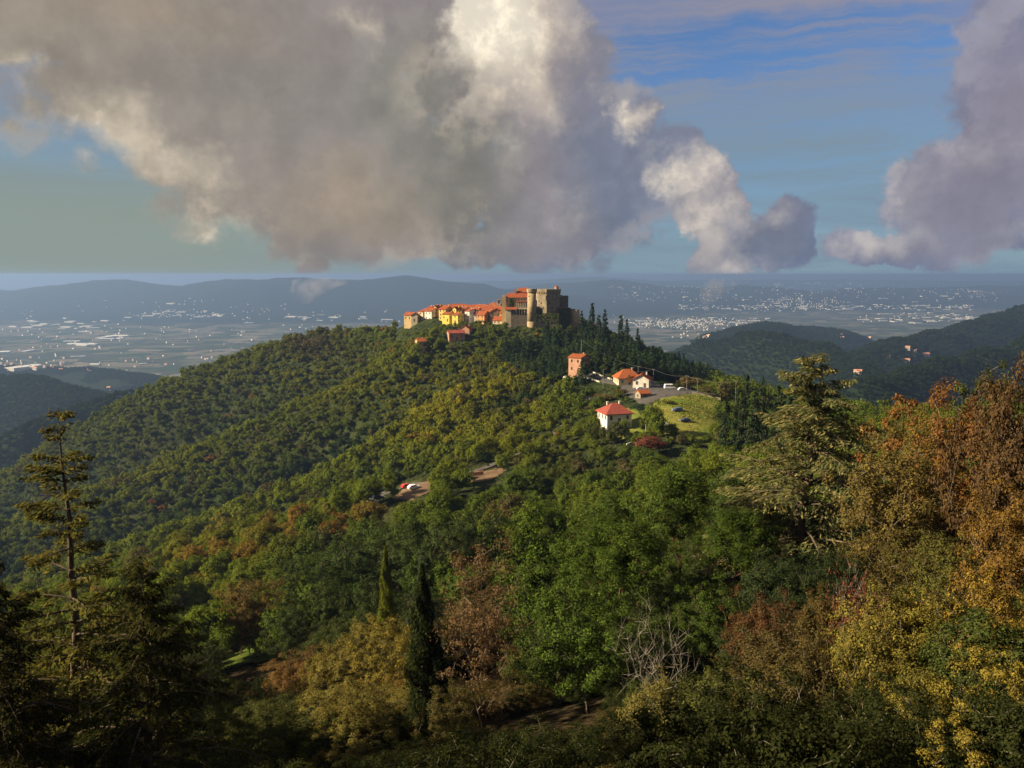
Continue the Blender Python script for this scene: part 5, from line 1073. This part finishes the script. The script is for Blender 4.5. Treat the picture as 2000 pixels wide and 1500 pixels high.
SS = np.concatenate([np.stack([hu * 1.5, hu * 1.5, hu], 1), np.array([[q[9] / KP[q[6]].W, q[9] / KP[q[6]].W, q[3] / KP[q[6]].H] for q in R_]).reshape(-1, 3)])
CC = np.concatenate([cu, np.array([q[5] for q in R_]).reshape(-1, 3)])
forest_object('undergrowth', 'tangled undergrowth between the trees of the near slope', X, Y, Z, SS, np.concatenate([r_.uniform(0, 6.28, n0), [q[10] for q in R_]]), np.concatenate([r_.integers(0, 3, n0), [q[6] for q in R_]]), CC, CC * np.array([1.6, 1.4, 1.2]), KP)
# unseen cedars added beyond the frame on the left to shade the lower corner
for k, (x, y, H) in enumerate([(-20, 8, 23), (-24, 15, 25), (-21, -1, 22), (-30, 22, 28), (-29, 6, 26), (-36, 30, 30), (-38, 16, 28), (-44, 26, 30), (-26, -9, 24)]):
    tree_at(P_CEDAR[k % 2], 'cedar_tree', 'unseen cedar added outside the view to shade the near slope', 'tree', x, y, 1.0, H / 22, k * 1.3, (0.04, 0.05, 0.017), (0.09, 0.09, 0.026), 'shading cedars added outside the view')
print('FILL', cnt, n0)

# ------------------------------------------------------------------ vehicles
M_TYRE = bsdf_mat('tyre', (0.02, 0.02, 0.02), 0.9); M_RIM = bsdf_mat('wheel_rim', (0.45, 0.45, 0.46), 0.35, spec=0.6); M_GLASS = bsdf_mat('car_glass', (0.02, 0.025, 0.03), 0.08, spec=0.8); M_LAMP = bsdf_mat('headlamp', (0.75, 0.74, 0.70), 0.2, spec=0.6); M_TAIL = bsdf_mat('tail_lamp', (0.35, 0.02, 0.02), 0.3)
def paint(name, c): return bsdf_mat(name, c, 0.28, spec=0.6)
def vehicle(name, label, px, py, Y, rz, mat, van=False):
    q = W(px, py, Y); zg = gz1(q.x, q.y) + 0.16; o = empty(name, (q.x, q.y, zg), R(rz)); tag(o, label, 'van' if van else 'car')
    L, Wd, H = (5.2, 2.0, 2.3) if van else (4.3, 1.76, 1.48)
    pr = [(-L / 2, 0.35), (-L / 2, 0.95), (-L / 2 + 0.1, H * 0.93), (-L / 2 + 0.35, H), (L * 0.24, H), (L * 0.38, 1.15), (L / 2 - 0.08, 0.95), (L / 2, 0.6), (L / 2, 0.35)] if van else \
         [(-L / 2, 0.3), (-L / 2, 0.85), (-L / 2 + 0.18, 0.98), (-L * 0.30, H), (L * 0.10, H), (L * 0.24, 0.98), (L / 2 - 0.12, 0.82), (L / 2, 0.6), (L / 2, 0.3)]
    n = len(pr); V = []
    for s in (-1, 1):
        for x, z in pr: V.append((x, s * (Wd / 2 - max(0, z - 0.95) * 0.22), z))
    body = MB().poly(V, [tuple(range(n))[::-1], tuple(range(n, 2 * n))] + [(i, (i + 1) % n, n + (i + 1) % n, n + i) for i in range(n)]).build('body', mat, o)
    bv = body.modifiers.new('soft', 'BEVEL'); bv.width = 0.07; bv.segments = 2
    def pane(pts, yoff):
        for s in (-1, 1):
            V = [(x, s * (Wd / 2 - max(0, z - 0.95) * 0.22 + yoff), z) for x, z in pts]; V += [(x, y - s * 0.04, z) for x, y, z in V]; k = len(pts)
            MB().poly(V, [tuple(range(k)), tuple(range(k, 2 * k))[::-1]] + [(i, (i + 1) % k, k + (i + 1) % k, k + i) for i in range(k)]).build('side_window', M_GLASS, body)
    if van: pane([(L * 0.05, 1.2), (L * 0.05, 1.95), (L * 0.22, 1.95), (L * 0.33, 1.22)], 0.012); pane([(-L * 0.42, 1.3), (-L * 0.42, 1.95), (0.05, 1.95), (0.05, 1.3)], 0.012)
    else: pane([(-L * 0.34, 1.0), (-L * 0.275, H - 0.1), (-L * 0.08, H - 0.1), (-L * 0.08, 1.0)], 0.012); pane([(-L * 0.06, 1.0), (-L * 0.06, H - 0.1), (L * 0.085, H - 0.1), (L * 0.19, 1.0)], 0.012)
    (xa, za), (xb, zb_) = (pr[4], pr[5]); hw = Wd / 2 - 0.18
    a, b = Vector((xa, 0, za)).lerp(Vector((xb, 0, zb_)), 0.12), Vector((xa, 0, za)).lerp(Vector((xb, 0, zb_)), 0.9); nn = Vector((za - zb_, 0, xb - xa)).normalized() * 0.02
    V = [(a.x + nn.x, -hw + .1, a.z + nn.z), (a.x + nn.x, hw - .1, a.z + nn.z), (b.x + nn.x, hw, b.z + nn.z), (b.x + nn.x, -hw, b.z + nn.z)]; V += [(x - 0.05, y, z - 0.05) for x, y, z in V]
    MB().poly(V, [(0, 1, 2, 3), (7, 6, 5, 4), (0, 4, 5, 1), (1, 5, 6, 2), (2, 6, 7, 3), (3, 7, 4, 0)]).build('windscreen', M_GLASS, body)
    for s in (-1, 1):
        for x in (-L * 0.31, L * 0.31):
            w = MB().tube((x, s * (Wd / 2 - 0.2), 0.31), (x, s * (Wd / 2 + 0.01), 0.31), 0.31, 0.31, 14).build('wheel', M_TYRE, o); MB().tube((x, s * (Wd / 2), 0.31), (x, s * (Wd / 2 + 0.025), 0.31), 0.19, 0.17, 10).build('rim', M_RIM, w)
        MB().box((L / 2 - 0.02, s * (Wd / 2 - 0.3), 0.72), (0.1, 0.34, 0.16)).build('headlight', M_LAMP, o); MB().box((-L / 2 + 0.02, s * (Wd / 2 - 0.2), 0.85), (0.1, 0.2, 0.22)).build('tail_light', M_TAIL, o)
    return o
P_BL, P_WH, P_SV, P_DB, P_RE = paint('blue_paint', (0.05, 0.09, 0.22)), paint('white_car_paint', (0.75, 0.75, 0.74)), paint('silver_paint', (0.50, 0.51, 0.52)), paint('dark_blue_paint', (0.03, 0.045, 0.09)), paint('red_car_paint', (0.4, 0.04, 0.03))
vehicle('parked_car', 'blue car parked on the meadow grass', 1323, 797, 318, 188, P_BL)
vehicle('parked_van', 'white van parked on the tarmac car park', 1308, 757, 376, 5, P_WH, True)
vehicle('parked_car', 'silver car parked beside the wooden poles', 1333, 767, 364, 10, P_SV)
vehicle('parked_car', 'white car with red car behind it at the earth bank', 808, 946, 268, 35, P_WH); vehicle('parked_car', 'red car behind the white car at the earth bank', 795, 943, 275, 35, P_RE)
vehicle('parked_car', 'white car in tree shade at the lower end of the road', 727, 972, 262, 20, P_WH); vehicle('parked_car', 'dark blue car next to the white car in tree shade', 738, 967, 267, 30, P_DB)
vehicle('parked_car', 'white car beside the pink house', 1104, 722, 428, 75, P_WH)
vehicle('parked_car', 'silver car before the white gabled house', 1252, 757, 374, 5, P_SV); vehicle('parked_car', 'dark car half hidden below the meadow', 1338, 816, 306, 190, P_DB)

# ------------------------------------------------------------------ poles, wires, walls and garden things of the saddle
def pole(label, px, py0, py1, Y, arm=True, lamp=False, mat=None, r=0.11):
    q = W(px, py1, Y); zg = gz1(q.x, q.y); zt_ = W(px, py0, Y).z; zt_ = max(zt_, zg + 3)
    o = empty('lamp_post' if lamp else 'utility_pole', (q.x, q.y, zg)); tag(o, label, 'lamp post' if lamp else 'pole'); H = zt_ - zg
    MB().tube((0, 0, -0.4), (0, 0, H), r * 1.25, r * 0.8, 8).build('post', mat or M_WOOD, o)
    if arm:
        ar = MB().box((0, 0, H - 0.5), (1.5, 0.12, 0.14)).build('crossarm', mat or M_WOOD, o)
        for s in (-0.6, 0, 0.6): MB().tube((s, 0, H - 0.43), (s, 0, H - 0.2), 0.05, 0.04, 6).build('insulator', M_WHITE, ar)
    if lamp:
        ar = MB().tube((0, 0, H), (1.1, -0.2, H + 0.25), 0.05, 0.04, 6).build('arm', mat or M_IRON, o); MB().box((1.3, -0.24, H + 0.24), (0.6, 0.22, 0.12)).build('lamp_head', M_IRON, ar)
    return Vector((q.x, q.y, zt_ - 0.3))
t1 = pole('tall wooden pole with wires beside the white gabled house', 1276, 720, 752, 385); t2 = pole('wooden pole near the meadow hedge', 1341, 733, 764, 362); t3 = pole('wooden pole between the hedge trees by the meadow', 1362, 738, 768, 352)
t4 = pole('wooden pole at the meadow corner beside the firs', 1436, 742, 790, 300); pole('thin grey lamp post behind the orange roof', 1246, 716, 745, 398, False, True, M_IRON, 0.07); pole('thin lamp post on the meadow path', 1279, 806, 838, 292, False, False, M_IRON, 0.06)
pole('slim post in the garden beside the white house', 1261, 822, 842, 286, False, False, M_WHITE, 0.06); t5 = pole('pale pole in the trees by the parked cars', 740, 935, 975, 262); pole('lone pole standing up from the wood on the spur', 752, 812, 846, 410, False); pole('lamp post before the pine wood by the road', 1178, 722, 750, 395, False, True, M_IRON, 0.07)
t6 = pole('grey mast in the pines above the pink house', 1135, 663, 700, 445, False, False, M_IRON, 0.08)
pole('pole on the wooded slope below the red farmhouse', 938, 690, 722, 480, False, False, M_WOOD, 0.1); pole('pole in the yellow green wood below the cypresses', 956, 672, 700, 510, False, False, M_WOOD, 0.1)
def wire(label, a, b, sag, off=(0, 0, 0)):
    n = 14; P_ = [a.lerp(b, i / n) + Vector(off) - Vector((0, 0, 4 * sag * (i / n) * (1 - i / n))) for i in range(n + 1)]
    V, F_ = tubes([tuple(q) for q in P_[:-1]], [tuple(q) for q in P_[1:]], [0.035] * n, [0.035] * n, 4); o = link('power_line', npmesh('power_line', V, F_, M_WIRE)); tag(o, label, 'wire')
wire('upper wire from the tall pole to the hedge pole', t1, t2, 1.2); wire('wire between the two poles in the hedge', t2, t3, 0.4); wire('long wire from the hedge pole to the meadow corner pole', t3, t4, 1.2)
wire('wire from the mast above the pink house down to the road', t6, t1, 3.0); wire('wire from the tall pole towards the orange roof', t1, W(1225, 726, 394), 0.6)
def block_wall(name, label, px0, py0, px1, py1, Y0, Y1, h, th, mat):
    a, b = W(px0, py0, Y0), W(px1, py1, Y1); a.z, b.z = gz1(a.x, a.y), gz1(b.x, b.y); d = Vector((b.x - a.x, b.y - a.y, 0)); n_ = Vector((-d.y, d.x, 0)).normalized() * th / 2; V = []
    for q, in ((a,), (b,)):
        for s in (-1, 1):
            for z in (-0.8, h): V.append((q.x + n_.x * s, q.y + n_.y * s, q.z + z))
    o = MB().poly(V, [(0, 1, 3, 2), (4, 6, 7, 5), (0, 4, 5, 1), (2, 3, 7, 6), (1, 5, 7, 3), (0, 2, 6, 4)]).build(name, mat); tag(o, label, 'wall'); return o
block_wall('gate_wall', 'pale stone gate wall on the meadow', 1291, 818, 1304, 825, 303, 296, 2.6, 0.7, M_PARA)
block_wall('garden_wall', 'white garden wall below the white house', 1224, 844, 1240, 843, 286, 287, 1.2, 0.4, M_WHITE); block_wall('garden_wall', 'white terrace wall beside the red brown tree', 1243, 842, 1262, 850, 287, 281, 1.4, 0.5, M_WHITE)
block_wall('meadow_wall', 'dark stone wall along the top of the meadow', 1352, 772, 1408, 774, 352, 346, 1.0, 0.5, M_DARKST); block_wall('shed_wall', 'brick shed wall beside the dark round oak', 923, 928, 944, 927, 278, 279, 1.4, 0.5, WALLM['pink_plaster'])
block_wall('yard_wall', 'pale wall in front of the white gabled house', 1222, 765, 1262, 764, 366, 366, 0.9, 0.3, M_PARA)

# ------------------------------------------------------------------ far buildings of the plain
M_FAR = bsdf_mat('far_walls', (0.46, 0.43, 0.39), 0.8); M_FARR = bsdf_mat('far_roofs', (0.50, 0.22, 0.14), 0.9); M_FARG = bsdf_mat('far_hall_roofs', (0.58, 0.59, 0.60), 0.6)
def far_mesh(nm, gable, roofm):
    v = [(-.5, -.5, -.4), (.5, -.5, -.4), (.5, .5, -.4), (-.5, .5, -.4), (-.5, -.5, .7), (.5, -.5, .7), (.5, .5, .7), (-.5, .5, .7), (-.5, 0, .7 + gable), (.5, 0, .7 + gable)]
    me = bpy.data.meshes.new(nm); me.from_pydata(v, [], [(0, 1, 5, 4), (1, 2, 6, 9, 5), (2, 3, 7, 6), (3, 0, 4, 8, 7), (4, 5, 9, 8), (6, 7, 8, 9)]); me.materials.append(M_FAR); me.materials.append(roofm)
    for i in (4, 5): me.polygons[i].material_index = 1
    return me
FM = [far_mesh('far_house', 0.35, M_FARR), far_mesh('far_hall', 0.12, M_FARG)]
r_ = RG(91); FB = []
def cluster(n, px0, px1, py0, py1, hall=0.1, place='', conc=0.0, mul=1.0):
    for _ in range(n):
        if conc: px, py = r_.normal((px0 + px1) / 2, (px1 - px0) / 3.2), r_.normal((py0 + py1) / 2, (py1 - py0) / 3.2)
        else: px, py = r_.uniform(px0, px1), r_.uniform(py0, py1)
        FB.append((px, py, r_.random() < hall, place, mul))
cluster(90, 0, 800, 608, 660, 0.12, 'on the wide plain'); cluster(110, 0, 520, 640, 730, 0.10, 'on the wide plain'); cluster(60, 250, 440, 608, 622, 0.25, 'at the foot of the far hills'); cluster(14, 60, 240, 628, 642, 0.8, 'on the wide plain'); cluster(10, 185, 245, 656, 664, 0.9, 'in the open fields', mul=1.5); cluster(5, 138, 172, 670, 676, 0.9, 'in the open fields', mul=1.5)
cluster(16, 560, 760, 618, 628, 0.7, 'behind the wooded ridge'); cluster(45, 0, 140, 710, 725, 0.0, 'before the low hill')
cluster(260, 1235, 1400, 624, 642, 0.06, 'in the valley town', 1); cluster(60, 1330, 1500, 622, 634, 0.35, 'in the valley town'); cluster(60, 1325, 1480, 598, 607, 0.4, 'along the river road'); cluster(230, 1480, 1620, 585, 606, 0.06, 'in the far town', 1); cluster(150, 1560, 1900, 597, 606, 0.3, 'along the river road'); cluster(70, 1680, 1900, 612, 632, 0.4, 'near the valley mouth')
cluster(90, 1190, 1420, 560, 590, 0.04, 'on the far hillside'); cluster(130, 1420, 1950, 564, 592, 0.05, 'on the far hillside'); cluster(200, 1500, 1720, 551, 561, 0.08, 'in the distant city', 1); cluster(40, 1860, 1960, 568, 578, 0.1, 'on the far hillside', 1)
cluster(12, 1325, 1395, 652, 668, 0.0, 'in the hill village', 1); cluster(3, 1640, 1720, 655, 672, 0, 'on the low hills'); cluster(3, 1770, 1830, 684, 700, 0, 'on the low hills'); cluster(2, 1730, 1780, 700, 712, 0, 'on the low hills'); cluster(2, 1650, 1700, 732, 738, 0, 'on the low hills'); cluster(2, 212, 220, 764, 768, 0, 'on the green ridge'); cluster(12, 330, 420, 585, 600, 0.1, 'at the foot of the far hills'); cluster(25, 120, 560, 590, 612, 0.0, 'at the foot of the far hills')
B = []
fpx = np.array([q[0] for q in FB]); fpy = np.array([q[1] for q in FB]); Ys = np.geomspace(1250, 30000, 340)
for px, py, hall, place, mul in FB:
    rr = ray(px, py); x = rr[0] / rr[1] * Ys; z = ground(x, Ys); hit = np.nonzero(rr[2] / rr[1] * Ys <= z)[0]
    if not len(hit): continue
    Yh = Ys[hit[0]]; L = (r_.uniform(40, 130) if hall else r_.uniform(9, 22)) * mul; D = L * r_.uniform(0.35, 0.7); Hh = r_.uniform(8, 13) if hall else r_.uniform(7, 13); far_s = 1.0
    B.append((x[hit[0]], Yh, z[hit[0]], L, D, Hh, r_.uniform(-0.5, 0.5) + (1.57 if r_.random() < 0.25 else 0), int(hall), place, L * Hh / Yh ** 2))
B.sort(key=lambda q: -q[-1])
for x, y, z, L, D, Hh, rz, hall, place, _s in B[:300]:
    o = link('warehouse' if hall else 'distant_house', FM[hall]); o.location = (x, y, z); o.scale = (L, D, Hh); o.rotation_euler = (0, 0, rz)
    tag(o, ('long pale warehouse ' if hall else 'tiny pale house ') + place, 'warehouse' if hall else 'house', ('pale warehouses ' if hall else 'tiny pale houses ') + place)
V, F4 = [], []
for x, y, z, L, D, Hh, rz, hall, place, _s in B[300:]:
    c, s = math.cos(rz), math.sin(rz); k = len(V)
    for zz_ in (-0.4, 1.0):
        for a, b in ((-.5, -.5), (.5, -.5), (.5, .5), (-.5, .5)): V.append((x + a * L * c - b * D * s, y + a * L * s + b * D * c, z + zz_ * Hh))
    F4 += [(k, k + 1, k + 5, k + 4), (k + 1, k + 2, k + 6, k + 5), (k + 2, k + 3, k + 7, k + 6), (k + 3, k, k + 4, k + 7), (k + 4, k + 5, k + 6, k + 7)]
o = link('distant_buildings', npmesh('distant_buildings', V, np.array(F4), M_FAR)); tag(o, 'scatter of tiny pale buildings far off on the plain', kind='stuff')

HAZE = 9.5e-5
# ------------------------------------------------------------------ the air
def box_mesh(name, lo, hi, mat):
    v = [(x, y, z) for z in (lo[2], hi[2]) for y in (lo[1], hi[1]) for x in (lo[0], hi[0])]
    f = [(0, 2, 3, 1), (4, 5, 7, 6), (0, 1, 5, 4), (2, 6, 7, 3), (0, 4, 6, 2), (1, 3, 7, 5)]
    return npmesh(name, v, f, mat)
hm = bpy.data.materials.new('haze'); hm.use_nodes = True; hm.node_tree.nodes.clear(); ht = NT(hm.node_tree)
pv = ht.n('ShaderNodeVolumePrincipled'); pv.inputs['Color'].default_value = (0.24, 0.37, 0.66, 1); pv.inputs['Density'].default_value = HAZE
pv.inputs['Anisotropy'].default_value = 0.3
ho = ht.n('ShaderNodeOutputMaterial'); ht.t.links.new(pv.outputs[0], ho.inputs['Volume'])
haze = link('haze', box_mesh('haze', (-95000, -95000, -640), (95000, 95000, 15), hm)); tag(haze, kind='stuff', label='pale blue haze in the air over the valley')

# ------------------------------------------------------------------ two tails of cloud that hang down in front of the far hills
wm = bpy.data.materials.new('cloud_vapour'); wm.use_nodes = True; wm.node_tree.nodes.clear(); ht = NT(wm.node_tree)
pos = ht.n('ShaderNodeTexCoord').outputs['Object']
dn = ht.noise(pos, 0.0065, 5.0, 0.6); rim = ht.m('SUBTRACT', 1.0, ht.v('LENGTH', ht.v('MULTIPLY', pos, (1, 1, 0))))
pv = ht.n('ShaderNodeVolumePrincipled'); pv.inputs['Color'].default_value = (0.55, 0.50, 0.50, 1); pv.inputs['Anisotropy'].default_value = 0.1
ht.put(pv.inputs['Density'], ht.rng(dn, 0.38, 0.75, 0.0, 0.008))
ho = ht.n('ShaderNodeOutputMaterial'); ht.t.links.new(pv.outputs[0], ho.inputs['Volume'])
def wisp(label, spine, Y):
    V, F_ = [], []; n = 14; m_ = Y / FPX; rr = RG(int(Y)); c0 = W(*spine[0][:2], Y)
    for i, (px, py, hw) in enumerate(spine):
        c = W(px, py, Y) - c0
        for k in range(n):
            a = 2 * math.pi * k / n; r = hw * m_ * rr.uniform(0.8, 1.15); V.append((c.x + r * math.cos(a), c.y + r * 0.8 * math.sin(a), c.z + rr.uniform(-3, 1.5) * m_))
    for i in range(len(spine) - 1): F_ += [(i * n + k, i * n + (k + 1) % n, (i + 1) * n + (k + 1) % n, (i + 1) * n + k) for k in range(n)]
    L_ = len(spine) - 1
    o = MB().poly(V, F_ + [tuple(range(n))[::-1], tuple(L_ * n + k for k in range(n))]).build('cloud_wisp', wm); o.location = c0; tag(o, label, kind='stuff')
wisp('pale tail of cloud hanging before the far hills beside the castle', [(1372, 598, 8), (1382, 584, 18), (1394, 570, 28), (1404, 557, 36), (1410, 548, 34), (1413, 543, 18)], 7000)
wisp('grey tail of cloud hanging before the rounded far hill', [(600, 592, 8), (598, 580, 24), (606, 567, 38), (618, 555, 52), (626, 547, 54), (630, 542, 30)], 7600)
